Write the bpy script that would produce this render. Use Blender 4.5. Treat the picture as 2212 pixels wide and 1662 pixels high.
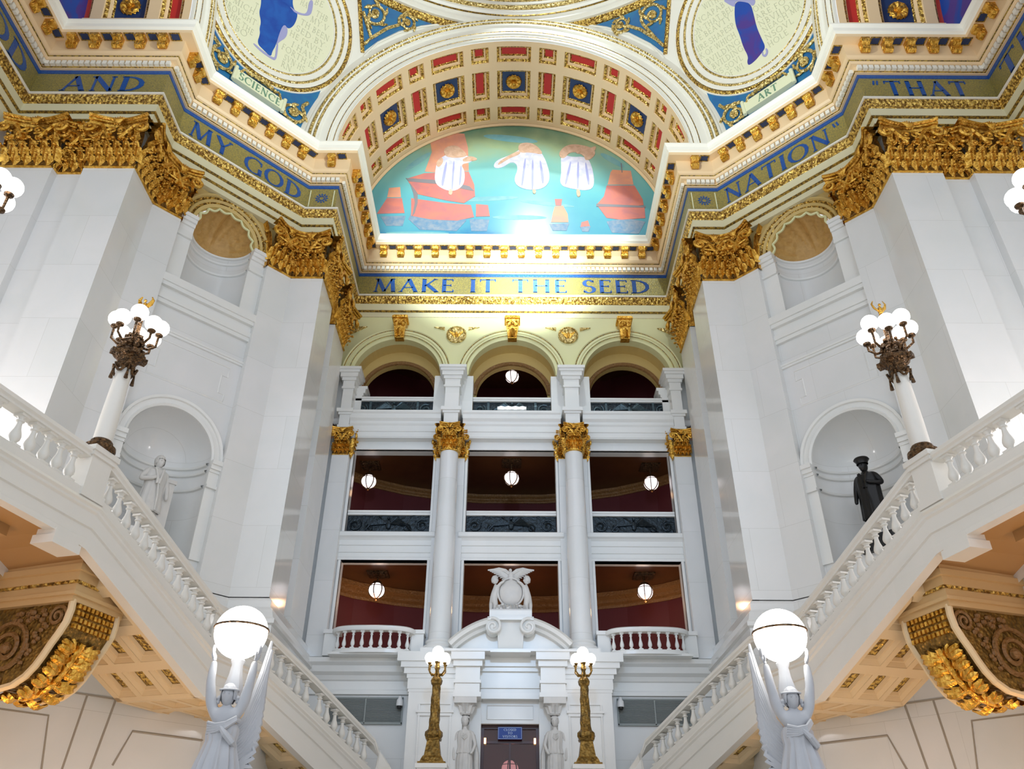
import bpy, math, random
from mathutils import Vector, Matrix
from mathutils.geometry import tessellate_polygon
PI = math.pi; rad = math.radians; random.seed(7)
SC = bpy.context.scene; COL = SC.collection
for _o in list(bpy.data.objects): bpy.data.objects.remove(_o)
# ------------------------------------------------------------ camera (eye at z = 0, floor at z = -1.6)
cam = bpy.data.objects.new('camera', bpy.data.cameras.new('camera')); COL.objects.link(cam)
cam.data.sensor_width = 36; cam.data.lens = 36*1750/2212; cam.data.clip_end = 300
cam.matrix_world = Matrix.Rotation(rad(90+32.6), 4, 'X') @ Matrix.Rotation(rad(.33), 4, 'Z')
SC.camera = cam
# ------------------------------------------------------------ world, exposure, big lights
SC.view_settings.view_transform = 'Standard'; SC.view_settings.look = 'None'
SC.view_settings.gamma = 1; SC.view_settings.use_curve_mapping = False
SC.view_settings.exposure = 0.12
W = bpy.data.worlds.new('world'); SC.world = W; W.use_nodes = True
W.node_tree.nodes['Background'].inputs[0].default_value = (.86, .92, 1, 1)
W.node_tree.nodes['Background'].inputs[1].default_value = 1.08
def light(kind, name, loc, target, power, col, size=.5, spot=60, blend=.3):
    d = bpy.data.lights.new(name, kind); d.energy = power; d.color = col
    if kind == 'AREA': d.size = size
    else: d.shadow_soft_size = size
    if kind == 'SPOT': d.spot_size = rad(spot); d.spot_blend = blend
    o = bpy.data.objects.new(name, d); COL.objects.link(o); o.location = loc
    if target is not None: o.rotation_euler = (Vector(target)-Vector(loc)).to_track_quat('-Z', 'Y').to_euler()
    return o
light('SPOT', 'drum_spotlight', (1.5, 12, 44.6), (1.0, 30, 27.8), 9000, (.85, .97, 1), .30, 34, .5)
light('SPOT', 'opposite_ledge_spotlight', (-.6, -6, 18.0), (-.4, 30, 28.2), 70000, (.86, 1, .97), .25, 21, .4)
light('SPOT', 'added_frieze_spot', (.6, -6, 18.0), (.9, 30, 25.2), 260000, (.9, 1, .98), .25, 9.5, 1)  # extra spot added to wash out the middle of the frieze
light('SPOT', 'facade_floodlight', (0, 1, 14), (0, 30, 12), 4600, (.45, .68, 1), .6, 42, .9)
for _s in (-1, 1):
    light('SPOT', 'pendentive_floodlight', (_s*-3, 9, 20), (_s*10, 22, 34), 9500, (.90, 1, .95), .6, 60, .8)
    light('POINT', 'gallery_uplight', (_s*15.2, 15.5, 8.2), None, 650, (1, .97, .98), .5)
    light('POINT', 'gallery_downlight', (_s*11.6, 13.0, 3.6), None, 110, (1, .50, .16), .4)
    light('POINT', 'stair_downlight', (_s*10.3, 17.6, 1.4), None, 110, (1, .58, .26), .4)
    light('POINT', 'landing_downlight', (_s*6.0, 22.6, .6), None, 80, (1, .62, .3), .4)

# ------------------------------------------------------------ materials
def mat(name, col, rough=.5, metal=0, noise=None, bump=None, emit=0, spec=None, vary=None):
    """noise=(scale, colour2, sharpness) blends a second colour; bump=(scale, strength, kind)"""
    m = bpy.data.materials.new(name); m.use_nodes = True; nt = m.node_tree; b = nt.nodes['Principled BSDF']
    b.inputs['Base Color'].default_value = (*col, 1); b.inputs['Roughness'].default_value = rough
    b.inputs['Metallic'].default_value = metal
    if spec is not None: b.inputs['Specular IOR Level'].default_value = spec
    if emit:
        b.inputs['Emission Color'].default_value = (*col, 1); b.inputs['Emission Strength'].default_value = emit
    tc = nt.nodes.new('ShaderNodeTexCoord')
    geo = nt.nodes.new('ShaderNodeNewGeometry')
    if noise:
        sc, c2, sharp = noise
        t = nt.nodes.new('ShaderNodeTexNoise'); t.inputs['Scale'].default_value = sc; t.inputs['Detail'].default_value = 6
        t.inputs['Distortion'].default_value = .6
        nt.links.new(geo.outputs['Position'], t.inputs['Vector'])
        r = nt.nodes.new('ShaderNodeValToRGB'); e = r.color_ramp.elements
        e[0].position = .5-sharp; e[1].position = .5+sharp; e[0].color = (*c2, 1); e[1].color = (*col, 1)
        nt.links.new(t.outputs['Fac'], r.inputs['Fac']); nt.links.new(r.outputs['Color'], b.inputs['Base Color'])
    if bump:
        sc, st, kind = bump
        if kind == 'v':
            t = nt.nodes.new('ShaderNodeTexVoronoi'); o = t.outputs['Distance']
        else:
            t = nt.nodes.new('ShaderNodeTexNoise'); t.inputs['Detail'].default_value = 4; o = t.outputs['Fac']
        t.inputs['Scale'].default_value = sc; nt.links.new(geo.outputs['Position'], t.inputs['Vector'])
        bp = nt.nodes.new('ShaderNodeBump'); bp.inputs['Strength'].default_value = st; bp.inputs['Distance'].default_value = .06
        nt.links.new(o, bp.inputs['Height']); nt.links.new(bp.outputs['Normal'], b.inputs['Normal'])
    return m
def stone(name, col, c2, rough, joints=True):
    """polished marble slabs with soft veins and fine joints between courses"""
    m = mat(name, col, rough, noise=(.55, c2, .22)); nt = m.node_tree; b = nt.nodes['Principled BSDF']
    ramp = [n for n in nt.nodes if n.type == 'VALTORGB'][0]; geo = [n for n in nt.nodes if n.type == 'NEW_GEOMETRY'][0]
    sep = nt.nodes.new('ShaderNodeSeparateXYZ'); nt.links.new(geo.outputs['Position'], sep.inputs[0])
    add = nt.nodes.new('ShaderNodeMath'); add.operation = 'SUBTRACT'
    nt.links.new(sep.outputs['X'], add.inputs[0]); nt.links.new(sep.outputs['Y'], add.inputs[1])
    cmb = nt.nodes.new('ShaderNodeCombineXYZ'); nt.links.new(add.outputs[0], cmb.inputs[0]); nt.links.new(sep.outputs['Z'], cmb.inputs[1])
    br = nt.nodes.new('ShaderNodeTexBrick'); br.inputs['Scale'].default_value = 1
    br.inputs['Brick Width'].default_value = 2.6; br.inputs['Row Height'].default_value = 2.05; br.inputs['Mortar Size'].default_value = .006 if joints else 0
    br.inputs['Color1'].default_value = (1, 1, 1, 1); br.inputs['Color2'].default_value = (.955, .965, .96, 1); br.inputs['Mortar'].default_value = (.80, .80, .78, 1)
    nt.links.new(cmb.outputs[0], br.inputs['Vector'])
    mx = nt.nodes.new('ShaderNodeMix'); mx.data_type = 'RGBA'; mx.blend_type = 'MULTIPLY'; mx.inputs['Factor'].default_value = 1
    nt.links.new(ramp.outputs['Color'], mx.inputs['A']); nt.links.new(br.outputs['Color'], mx.inputs['B'])
    nt.links.new(mx.outputs['Result'], b.inputs['Base Color'])
    return m
M = dict(
 marble=stone('marble', (.80, .80, .80), (.74, .755, .75), .13),
 marble2=stone('carved_marble', (.84, .84, .82), (.79, .80, .79), .25, False),
 stairm=stone('stair_marble', (.80, .77, .72), (.75, .73, .68), .3, False),
 statue=mat('statue_marble', (.70, .69, .66), .45, noise=(3, (.6, .6, .59), .3)),
 statue2=mat('shaded_statue_marble', (.50, .51, .54), .5, noise=(3, (.42, .43, .46), .3)),  # backlit shading of the globe bearers coloured into a darker marble
 ivory=mat('ivory_paint', (.80, .59, .35), .45), ivory2=mat('pale_olive_ivory', (.74, .70, .47), .45),
 white=mat('white_paint', (.84, .82, .74), .4),
 cream=mat('cream_paint', (.74, .74, .42), .5),
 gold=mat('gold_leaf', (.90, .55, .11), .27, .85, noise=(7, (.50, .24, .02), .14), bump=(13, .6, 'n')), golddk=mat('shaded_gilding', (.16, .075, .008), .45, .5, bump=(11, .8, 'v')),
 orn=mat('gilt_ornament', (.85, .58, .14), .32, .6, noise=(11, (.19, .095, .015), .07), bump=(9, .9, 'v')),
 orng=mat('pale_gilt_ornament', (.92, .72, .30), .32, .5, noise=(11, (.33, .23, .06), .07), bump=(9, .8, 'v')),
 goldline=mat('gilt_line', (.50, .33, .06), .35, .5, noise=(13, (.14, .09, .03), .06)),
 mosaic=mat('gold_mosaic', (.42, .34, .09), .28, .25, noise=(22, (.24, .22, .09), .10), bump=(30, .25, 'v')),
 mosblue=mat('blue_mosaic', (.012, .06, .30), .3, 0, noise=(18, (.02, .11, .34), .12)),
 blue=mat('blue_ground', (.02, .12, .34), .5, noise=(2.2, (.02, .18, .36), .2)),
 navy=mat('navy_panel', (.012, .035, .12), .5),
 red=mat('red_panel', (.50, .022, .018), .6),
 tan=mat('shell_gilt', (.62, .38, .13), .5, noise=(6, (.48, .28, .08), .25)),
 ochre=mat('ochre_plaster', (.62, .46, .17), .5),
 bronze=mat('dark_bronze', (.16, .085, .035), .38, .75, noise=(14, (.05, .03, .015), .12), bump=(18, .6, 'v')),
 obronze=mat('olive_bronze', (.34, .20, .045), .35, .7, noise=(7, (.13, .075, .015), .16), bump=(12, .5, 'v')),
 iron=mat('black_green_bronze', (.02, .03, .038), .3, .6, bump=(9, .7, 'n')), iron2=mat('worn_relief_bronze', (.07, .11, .13), .3, .6, bump=(9, .5, 'n')),  # second bronze is paler: relief highlights put into its colour
 darkred=mat('dark_red_wall', (.085, .005, .007), .7),
 brown=mat('brown_ceiling', (.12, .045, .012), .3, noise=(2, (.09, .03, .008), .3)),
 ocher2=mat('gilded_cornice', (.24, .12, .035), .5, bump=(12, .5, 'v')),
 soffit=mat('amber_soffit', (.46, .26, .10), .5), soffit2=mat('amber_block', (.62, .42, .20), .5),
 cofcream=mat('amber_cream_rib', (.78, .60, .36), .5),
 dark=mat('door_mahogany', (.045, .008, .008), .3),
 glass=mat('door_glass', (.01, .008, .008), .08),
 black=mat('black_bronze', (.012, .012, .013), .35, .4),
 sign=mat('blue_sign', (.01, .05, .28), .5),
 signw=mat('pale_lettering', (.62, .74, .85), .5),
 grille=mat('grey_grille', (.30, .33, .32), .5),
 grilled=mat('dark_grille_back', (.12, .13, .13), .7),  # dark grey sheet behind the slats
 plastic=mat('white_plastic', (.8, .8, .8), .4), plasticd=mat('smoked_dome', (.02, .02, .02), .1),
 lampw=mat('lit_opal_globe', (1, .97, .95), .4, emit=4.2), bigw=mat('lit_large_globe', (1, .96, .88), .4, emit=9),
 lantern=mat('lit_lantern_glass', (1, .90, .92), .3, emit=1.6), sconce=mat('lit_sconce', (1, .6, .25), .4, emit=4),
 flood=mat('lit_flood_lens', (.85, .95, 1), .3, emit=12),
 skin=mat('painted_cream_disc', (.80, .80, .58), .5), ink=mat('olive_lettering', (.50, .50, .36), .6),
 robe=mat('painted_blue_robe', (.006, .06, .36), .6, noise=(2.0, (.01, .10, .44), .15)),
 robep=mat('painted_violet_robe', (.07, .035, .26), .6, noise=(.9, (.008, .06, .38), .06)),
 lilac=mat('painted_lilac', (.36, .36, .62), .6),
 mgreen=mat('painted_sign_cream', (.78, .80, .56), .5), mink=mat('painted_green_letters', (.16, .30, .20), .5),
 pred=mat('painted_sail_red', (.66, .20, .14), .42, noise=(1.3, (.46, .16, .17), .2)), pred2=mat('painted_sail_orange', (.78, .34, .20), .42, noise=(1.6, (.62, .28, .22), .2)),
 ppale=mat('painted_pale_robe', (.74, .70, .78), .42, noise=(3, (.56, .55, .72), .15)), pflesh=mat('painted_flesh', (.72, .48, .36), .5, noise=(4, (.55, .33, .22), .2)),
 phull=mat('painted_hull', (.10, .22, .36), .42, noise=(4, (.26, .30, .36), .2)),
 joint=mat('grey_joint_stone', (.40, .36, .30), .6),  # grey lines for the stone joints
 pcloud=mat('painted_cloud', (.22, .44, .44), .42, noise=(2, (.14, .36, .42), .2)),
 phair=mat('painted_dusky_mast', (.22, .20, .22), .5),
)
def mural_mat():
    m = mat('mural_paint', (.2, .5, .55), .24); nt = m.node_tree; b = nt.nodes['Principled BSDF']
    tc = nt.nodes.new('ShaderNodeTexCoord'); sp = nt.nodes.new('ShaderNodeSeparateXYZ'); nt.links.new(tc.outputs['Object'], sp.inputs[0])
    n = nt.nodes.new('ShaderNodeTexNoise'); n.inputs['Scale'].default_value = .5; n.inputs['Detail'].default_value = 5; nt.links.new(tc.outputs['Object'], n.inputs['Vector'])
    a = nt.nodes.new('ShaderNodeMath'); a.operation = 'MULTIPLY_ADD'; a.inputs[1].default_value = 3.2; nt.links.new(n.outputs['Fac'], a.inputs[0]); nt.links.new(sp.outputs['Z'], a.inputs[2])
    mr = nt.nodes.new('ShaderNodeMapRange'); mr.inputs['From Min'].default_value = 1.0; mr.inputs['From Max'].default_value = 10.4; nt.links.new(a.outputs[0], mr.inputs['Value'])
    r = nt.nodes.new('ShaderNodeValToRGB'); nt.links.new(mr.outputs['Result'], r.inputs['Fac'])
    e = r.color_ramp.elements; e[0].position = 0; e[0].color = (.012, .10, .30, 1); e[1].position = 1; e[1].color = (.13, .27, .18, 1)
    for p, c in ((.09, (.02, .15, .36)), (.16, (.08, .30, .42)), (.45, (.13, .42, .46)), (.68, (.21, .46, .42)), (.84, (.33, .42, .24))):
        q = e.new(p); q.color = (*c, 1)
    nt.links.new(r.outputs['Color'], b.inputs['Base Color']); return m
M['mural'] = mural_mat()

# ------------------------------------------------------------ mesh builder
class MB:
    def __init__(s): s.v = []; s.f = []; s.mi = []; s.mats = []; s.m = 0; s.X = None
    def use(s, m):
        if m not in s.mats: s.mats.append(m)
        s.m = s.mats.index(m); return s
    def add(s, vs, fs):
        n = len(s.v); X = s.X
        s.v += [tuple(X @ Vector(p)) if X else tuple(p) for p in vs]
        s.f += [tuple(i+n for i in f) for f in fs]; s.mi += [s.m]*len(fs)
    def grid(s, rows, cu=False, cv=False):
        nu, nv = len(rows), len(rows[0]); vs = [p for r in rows for p in r]; fs = []
        for i in range(nu-(0 if cu else 1)):
            for j in range(nv-(0 if cv else 1)):
                a, b = i, (i+1) % nu; c, d = j, (j+1) % nv
                fs.append((a*nv+c, b*nv+c, b*nv+d, a*nv+d))
        s.add(vs, fs)
    def box(s, x0, x1, y0, y1, z0, z1):
        s.add([(x, y, z) for z in (z0, z1) for y in (y0, y1) for x in (x0, x1)],
              [(0, 2, 3, 1), (4, 5, 7, 6), (0, 1, 5, 4), (2, 6, 7, 3), (0, 4, 6, 2), (1, 3, 7, 5)])
    def hexa(s, p):  # 8 corners, bottom 4 then top 4
        s.add(p, [(3, 2, 1, 0), (4, 5, 6, 7), (0, 1, 5, 4), (1, 2, 6, 5), (2, 3, 7, 6), (3, 0, 4, 7)])
    def lathe(s, prof, c=(0, 0, 0), n=24, a0=0, a1=2*PI, F=None, fold=None):
        full = abs(a1-a0-2*PI) < 1e-6; k = n if full else n+1; rows = []
        for i in range(k):
            a = a0+(a1-a0)*i/n; q = []
            for r, z in prof:
                rr = r*(fold(a, z) if fold else 1)
                p = Vector((rr*math.cos(a), rr*math.sin(a), z)); p = F @ p if F else p+Vector(c); q.append(p)
            rows.append(q)
        s.grid(rows, cu=full)
    def tube(s, pts, r, n=6, cap=True, flat=1):
        pts = [Vector(p) for p in pts]; rs = r if isinstance(r, (list, tuple)) else [r]*len(pts); rows = []; nrm = None
        for i, p in enumerate(pts):
            t = (pts[min(i+1, len(pts)-1)]-pts[max(i-1, 0)])
            t = t.normalized() if t.length > 1e-9 else Vector((0, 0, 1))
            if nrm is None: nrm = t.orthogonal().normalized()
            nrm = (nrm-t*nrm.dot(t)); nrm = nrm.normalized() if nrm.length > 1e-6 else t.orthogonal().normalized()
            b = t.cross(nrm)
            rows.append([p+(nrm*math.cos(2*PI*j/n)+b*math.sin(2*PI*j/n)*flat)*rs[i] for j in range(n)])
        s.grid(rows, cv=True)
        if cap:
            s.add(rows[0], [tuple(range(n))[::-1]]); s.add(rows[-1], [tuple(range(n))])
    def ball(s, c, r, n=12, sc=(1, 1, 1), rot=None):
        rows = []
        for i in range(n):
            a = 2*PI*i/n; q = []
            for j in range(n//2+1):
                b = -PI/2+PI*j/(n//2); p = Vector((math.cos(b)*math.cos(a)*sc[0], math.cos(b)*math.sin(a)*sc[1], math.sin(b)*sc[2]))*r
                if rot: p = rot @ p
                q.append(p+Vector(c))
            rows.append(q)
        s.grid(rows, cu=True)
    def plate(s, outer, holes, d, F):
        """flat slab with openings; 2D loops, depth d along F's local -z"""
        loops = [outer]+holes; P = [Vector((x, y, 0)) for l in loops for x, y in l]
        tris = tessellate_polygon([[Vector((x, y, 0)) for x, y in l] for l in loops])
        n = len(P); vs = [F @ p for p in P]+[F @ (p+Vector((0, 0, -d))) for p in P]; fs = []
        for t in tris:
            a, b, c = [P[i] for i in t]
            if (b-a).cross(c-a).z < 0: t = t[::-1]
            fs += [tuple(t), tuple(i+n for i in t[::-1])]
        k = 0
        for l in loops:
            m = len(l); fs += [(k+i, k+i+n, k+(i+1) % m+n, k+(i+1) % m) for i in range(m)]; k += m
        s.add(vs, fs)
    def poly(s, pts, f, h0, h1):
        """polygon in (u,v) mapped by f(u,v,h) to a thin relief from h0 to h1"""
        n = len(pts); tris = tessellate_polygon([[Vector((x, y, 0)) for x, y in pts]])
        vs = [f(x, y, h1) for x, y in pts]+[f(x, y, h0) for x, y in pts]; P = [Vector((x, y, 0)) for x, y in pts]; fs = []
        for t in tris:
            a, b, c = [P[i] for i in t]
            fs.append(tuple(t) if (b-a).cross(c-a).z > 0 else tuple(t[::-1]))
        fs += [(i, i+n, (i+1) % n+n, (i+1) % n) for i in range(n)]
        s.add(vs, fs)
    def build(s, name, m=None, parent=None, flip=False, smooth=False, kind=None, local=False):
        me = bpy.data.meshes.new(name); o = Vector((0, 0, 0))
        if parent is not None and not local:
            q = parent
            while q is not None: o += q.location; q = q.parent
        vs = [((-x if flip else x)-o.x, y-o.y, z-o.z) for x, y, z in s.v]
        fs = [f[::-1] for f in s.f] if flip else s.f
        me.from_pydata(vs, [], fs)
        mats = s.mats if s.mats else [m]
        for q in mats: me.materials.append(M[q])
        if s.mats: me.polygons.foreach_set('material_index', s.mi)
        if smooth: me.polygons.foreach_set('use_smooth', [True]*len(fs))
        me.validate(); me.update()
        if smooth: me.set_sharp_from_angle(angle=rad(38))
        ob = bpy.data.objects.new(name, me); COL.objects.link(ob)
        if parent is not None: ob.parent = parent
        if kind: ob['kind'] = kind
        return ob
def tag(o, label, cat, group=None):
    o['label'] = label; o['category'] = cat
    if group: o['group'] = group
    return o
def thing(name, label, cat, loc=(0, 0, 0), group=None, rz=0):
    o = bpy.data.objects.new(name, None); COL.objects.link(o); o.location = loc; o.rotation_euler.z = rz
    return tag(o, label, cat, group)
def struct(name):
    o = bpy.data.objects.new(name, None); COL.objects.link(o); o['kind'] = 'structure'; return o
def clone(o, parent=None, loc=None, rz=None):
    c = o.copy(); COL.objects.link(c)
    if parent is not None: c.parent = parent
    if loc is not None: c.location = loc
    if rz is not None: c.rotation_euler.z = rz
    for ch in list(o.children):
        clone(ch, c)
    return c
def frame(o, x, z, n):
    """local (u,v,h) -> world, u along x, v along z, h along n"""
    X, Z, N = Vector(x).normalized(), Vector(z).normalized(), Vector(n).normalized()
    F = Matrix.Identity(4)
    for i in range(3): F[i][0] = X[i]; F[i][1] = Z[i]; F[i][2] = N[i]; F[i][3] = o[i]
    return F
def offset(path, p):
    out = []; n = len(path)
    for i, q in enumerate(path):
        def nr(a, b):
            d = Vector((b[0]-a[0], b[1]-a[1])).normalized(); return Vector((d.y, -d.x))
        ns = []
        if i > 0: ns.append(nr(path[i-1], q))
        if i < n-1: ns.append(nr(q, path[i+1]))
        if len(ns) == 1: m = ns[0]
        else: m = (ns[0]+ns[1]); m = m/(m.length_squared/2) if m.length_squared > .01 else ns[0]
        out.append((q[0]+m.x*p, q[1]+m.y*p)+tuple(q[2:]))
    return out
def sweep(mb, path, prof, closed=False):
    rows = [offset(path, p) for p, z in prof]
    g = []
    for i in range(len(path)):
        g.append([(rows[k][i][0], rows[k][i][1], prof[k][1]+(path[i][2] if len(path[i]) > 2 else 0)) for k in range(len(prof))])
    mb.grid(g, cv=closed)
    if closed:
        n = len(prof)
        for e, r in ((g[0], 0), (g[-1], 1)): mb.add(e, [tuple(range(n))[::-1] if r else tuple(range(n))])
def along(path, step, margin=0.0, ends=False):
    """points at about equal steps along each straight piece: (pos, heading normal, tangent)"""
    out = []
    for a, b in zip(path, path[1:]):
        A, B = Vector(a[:2]), Vector(b[:2]); L = (B-A).length-2*margin
        if L < step*.55: continue
        n = max(1, round(L/step)); t = (B-A).normalized(); nr = Vector((t.y, -t.x))
        for k in range(n+(1 if ends else 0)):
            s = margin+L*((k/n) if ends else (k+.5)/n)
            z = (a[2]+(b[2]-a[2])*s/(B-A).length) if len(a) > 2 else 0
            out.append((A+t*s, nr, t, z))
    return out
def arc(cx, cy, r, a0, a1, n): return [(cx+r*math.cos(rad(a0+(a1-a0)*i/n)), cy+r*math.sin(rad(a0+(a1-a0)*i/n))) for i in range(n+1)]

# ------------------------------------------------------------ Roman lettering made of strokes
T_, t_ = .15, .065
def S_(x, y, w=.09): return ('l', x-w, y, x+w, y, .045)
FONT = {
 'A': (.80, [('l', .08, 0, .41, 1, t_), ('l', .72, 0, .40, 1, T_), ('l', .2, .34, .6, .34, .05), S_(.08, .02), S_(.72, .02)]),
 'B': (.60, [('l', .15, 0, .15, 1, T_), ('c', .2, .76, .27, .22, -90, 90), ('c', .2, .27, .33, .26, -90, 90), S_(.1, .98), S_(.1, .02)]),
 'C': (.80, [('c', .48, .5, .42, .48, 48, 312), ('l', .77, .66, .77, .9, .05)]),
 'D': (.82, [('l', .15, 0, .15, 1, T_), ('c', .2, .5, .52, .48, -90, 90), S_(.1, .98), S_(.1, .02)]),
 'E': (.58, [('l', .15, 0, .15, 1, T_), ('l', .12, .97, .52, .97, .055), ('l', .12, .52, .44, .52, .05), ('l', .12, .03, .55, .03, .055), ('l', .52, .99, .52, .84, .05), ('l', .54, .01, .54, .18, .05), ('l', .44, .6, .44, .44, .04)]),
 'F': (.55, [('l', .15, 0, .15, 1, T_), ('l', .12, .97, .52, .97, .055), ('l', .12, .52, .44, .52, .05), ('l', .51, .99, .51, .84, .05), S_(.15, .02)]),
 'G': (.86, [('c', .48, .5, .42, .48, 48, 312), ('l', .76, .04, .76, .42, T_), ('l', .77, .68, .77, .9, .05), S_(.76, .42)]),
 'H': (.82, [('l', .15, 0, .15, 1, T_), ('l', .67, 0, .67, 1, T_), ('l', .15, .52, .67, .52, .05), S_(.15, .98), S_(.15, .02), S_(.67, .98), S_(.67, .02)]),
 'I': (.30, [('l', .15, 0, .15, 1, T_), S_(.15, .98, .12), S_(.15, .02, .12)]),
 'J': (.40, [('l', .2, .1, .2, 1, T_), ('c', .1, .1, .12, .2, 270, 360), S_(.2, .98, .12)]),
 'K': (.74, [('l', .15, 0, .15, 1, T_), ('l', .18, .45, .62, 1, t_), ('l', .3, .56, .7, 0, T_), S_(.15, .98), S_(.15, .02), S_(.62, .98), S_(.68, .02)]),
 'L': (.58, [('l', .15, 0, .15, 1, T_), ('l', .12, .03, .54, .03, .055), ('l', .53, .01, .53, .2, .05), S_(.15, .98)]),
 'M': (1.0, [('l', .12, 0, .2, 1, t_), ('l', .2, 1, .5, .04, T_), ('l', .5, .04, .79, 1, t_), ('l', .8, 1, .88, 0, T_), S_(.12, .02), S_(.88, .02), S_(.14, .98, .07), S_(.86, .98, .07)]),
 'N': (.86, [('l', .14, 0, .14, 1, t_), ('l', .14, 1, .72, 0, T_), ('l', .72, 0, .72, 1, t_), S_(.14, .02), S_(.1, .98), S_(.72, .98)]),
 'O': (.92, [('c', .46, .5, .40, .48, 0, 360)]),
 'P': (.58, [('l', .15, 0, .15, 1, T_), ('c', .2, .72, .30, .26, -90, 90), S_(.1, .98), S_(.15, .02)]),
 'R': (.70, [('l', .15, 0, .15, 1, T_), ('c', .2, .74, .28, .24, -90, 90), ('l', .3, .5, .66, 0, T_), S_(.1, .98), S_(.15, .02), S_(.66, .02)]),
 'S': (.56, [('c', .28, .74, .19, .24, 30, 270), ('c', .28, .26, .22, .25, -150, 90), ('l', .46, .8, .46, .96, .04), ('l', .08, .04, .08, .22, .04)]),
 'T': (.74, [('l', .37, 0, .37, 1, T_), ('l', .04, .97, .70, .97, .055), ('l', .05, .99, .05, .82, .05), ('l', .69, .99, .69, .82, .05), S_(.37, .02)]),
 'V': (.78, [('l', .08, 1, .40, 0, T_), ('l', .40, 0, .70, 1, t_), S_(.1, .98), S_(.70, .98)]),
 'W': (1.1, [('l', .06, 1, .32, 0, T_), ('l', .32, 0, .55, 1, t_), ('l', .55, 1, .8, 0, T_), ('l', .8, 0, 1.02, 1, t_), S_(.08, .98), S_(1.02, .98)]),
 'X': (.7, [('l', .08, 1, .6, 0, T_), ('l', .08, 0, .6, 1, t_)]),
 'Y': (.74, [('l', .06, 1, .37, .48, T_), ('l', .37, .48, .68, 1, t_), ('l', .37, 0, .37, .5, T_), S_(.08, .98), S_(.66, .98), S_(.37, .02)]),
 '.': (.26, [('l', .10, .5, .18, .5, .08)]), ' ': (.42, []),
 '"': (.42, [('l', .12, .74, .17, 1, .07), ('l', .27, .74, .32, 1, .07)]), "'": (.42, [('l', .17, .74, .12, 1, .07), ('l', .32, .74, .27, 1, .07)]),
}
def text_width(s, gap=.10): return sum(FONT[c][0]+gap for c in s)-gap
def write(mb, s, f, u0, v0, h, k=1.0, gap=.10, wt=1.0, d0=0.0, d1=.02):
    """f(u,v,d) places the letters, k stretches them sideways"""
    u = u0
    for c in s:
        w, st = FONT[c]
        for q in st:
            if q[0] == 'l':
                x0, y0, x1, y1, th = q[1:]; L = math.hypot(x1-x0, y1-y0); nx, ny = -(y1-y0)/L*th*wt/2, (x1-x0)/L*th*wt/2
                P = [(x0+nx, y0+ny), (x0-nx, y0-ny), (x1-nx, y1-ny), (x1+nx, y1+ny)]
                mb.poly([(u+a*h*k, v0+b*h) for a, b in P], f, d0, d1)
            else:
                cx, cy, rx, ry, a0, a1 = q[1:]; n = max(4, int(abs(a1-a0)/24))
                for i in range(n):
                    P = []
                    for a, e in ((a0+(a1-a0)*i/n, 1), (a0+(a1-a0)*(i+1)/n, 1), (a0+(a1-a0)*(i+1)/n, -1), (a0+(a1-a0)*i/n, -1)):
                        th = (t_+(T_-t_)*abs(math.cos(rad(a))))*wt/2*e
                        P.append((cx+(rx+th)*math.cos(rad(a)), cy+(ry+th*.7)*math.sin(rad(a))))
                    mb.poly([(u+a*h*k, v0+b*h) for a, b in P], f, d0, d1)
        u += (w+gap)*h*k
    return u
def planemap(o, x, z, n):
    F = frame(o, x, z, n); return lambda u, v, h: F @ Vector((u, v, h))

def smooth2(P, k=2):
    for _ in range(k): P = [q for i in range(len(P)) for a, b in ((P[i], P[(i+1) % len(P)]),) for q in ((a[0]*.75+b[0]*.25, a[1]*.75+b[1]*.25), (a[0]*.25+b[0]*.75, a[1]*.25+b[1]*.75))]
    return P
# ------------------------------------------------------------ ornament: leaves, spirals, rosettes, capitals
def leaf(mb, f, a, z0, w, h, out, curl=.5, lobes=3):
    """acanthus leaf in a mapping f(a, out, z): rises, swells and curls outward at the tip"""
    rows = []; n = 7
    for i in range(n+1):
        t = i/n
        z = z0+h*(math.sin(t*PI*.62)/math.sin(PI*.5)) if t < .8 else z0+h*(math.sin(.8*PI*.62)-(t-.8)*curl)
        o = .03+out*(t**1.8)*(1.0)+.05*math.sin(t*PI)
        ww = w*.5*(1-.55*t)*(1+.28*abs(math.sin(t*PI*lobes))) if t < .97 else w*.1
        rows.append([f(a+ww*s, o-abs(s)*.10*(1-t*.3)+(.03 if s == 0 else 0), z-abs(s)*.04*h) for s in (-1, -.5, 0, .5, 1)])
    mb.grid(rows)
def spiral(c, r, turns, a0, d, n=22, k=.18):
    return [(c[0]+r*(1-(1-k)*i/n)*math.cos(a0+d*turns*2*PI*i/n), c[1]+r*(1-(1-k)*i/n)*math.sin(a0+d*turns*2*PI*i/n)) for i in range(n+1)]
def rosette(mb, F, r, petals=8, h=.12):
    for k in range(petals):
        a = 2*PI*k/petals; d = Vector((math.cos(a), math.sin(a), 0)); e = Vector((-d.y, d.x, 0)); rows = []
        for t, w, z in ((.15, .12, .25), (.5, .40, .75), (.85, .42, .8), (1.0, .2, .35)):
            rows.append([F @ (d*t*r+e*w*r*s+Vector((0, 0, h*z-abs(s)*h*.3))) for s in (-1, 0, 1)])
        mb.grid(rows)
    mb.lathe([(r*.26, 0), (r*.26, h*.8), (r*.16, h*1.2), (0, h*1.25)], n=10, F=F)
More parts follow.
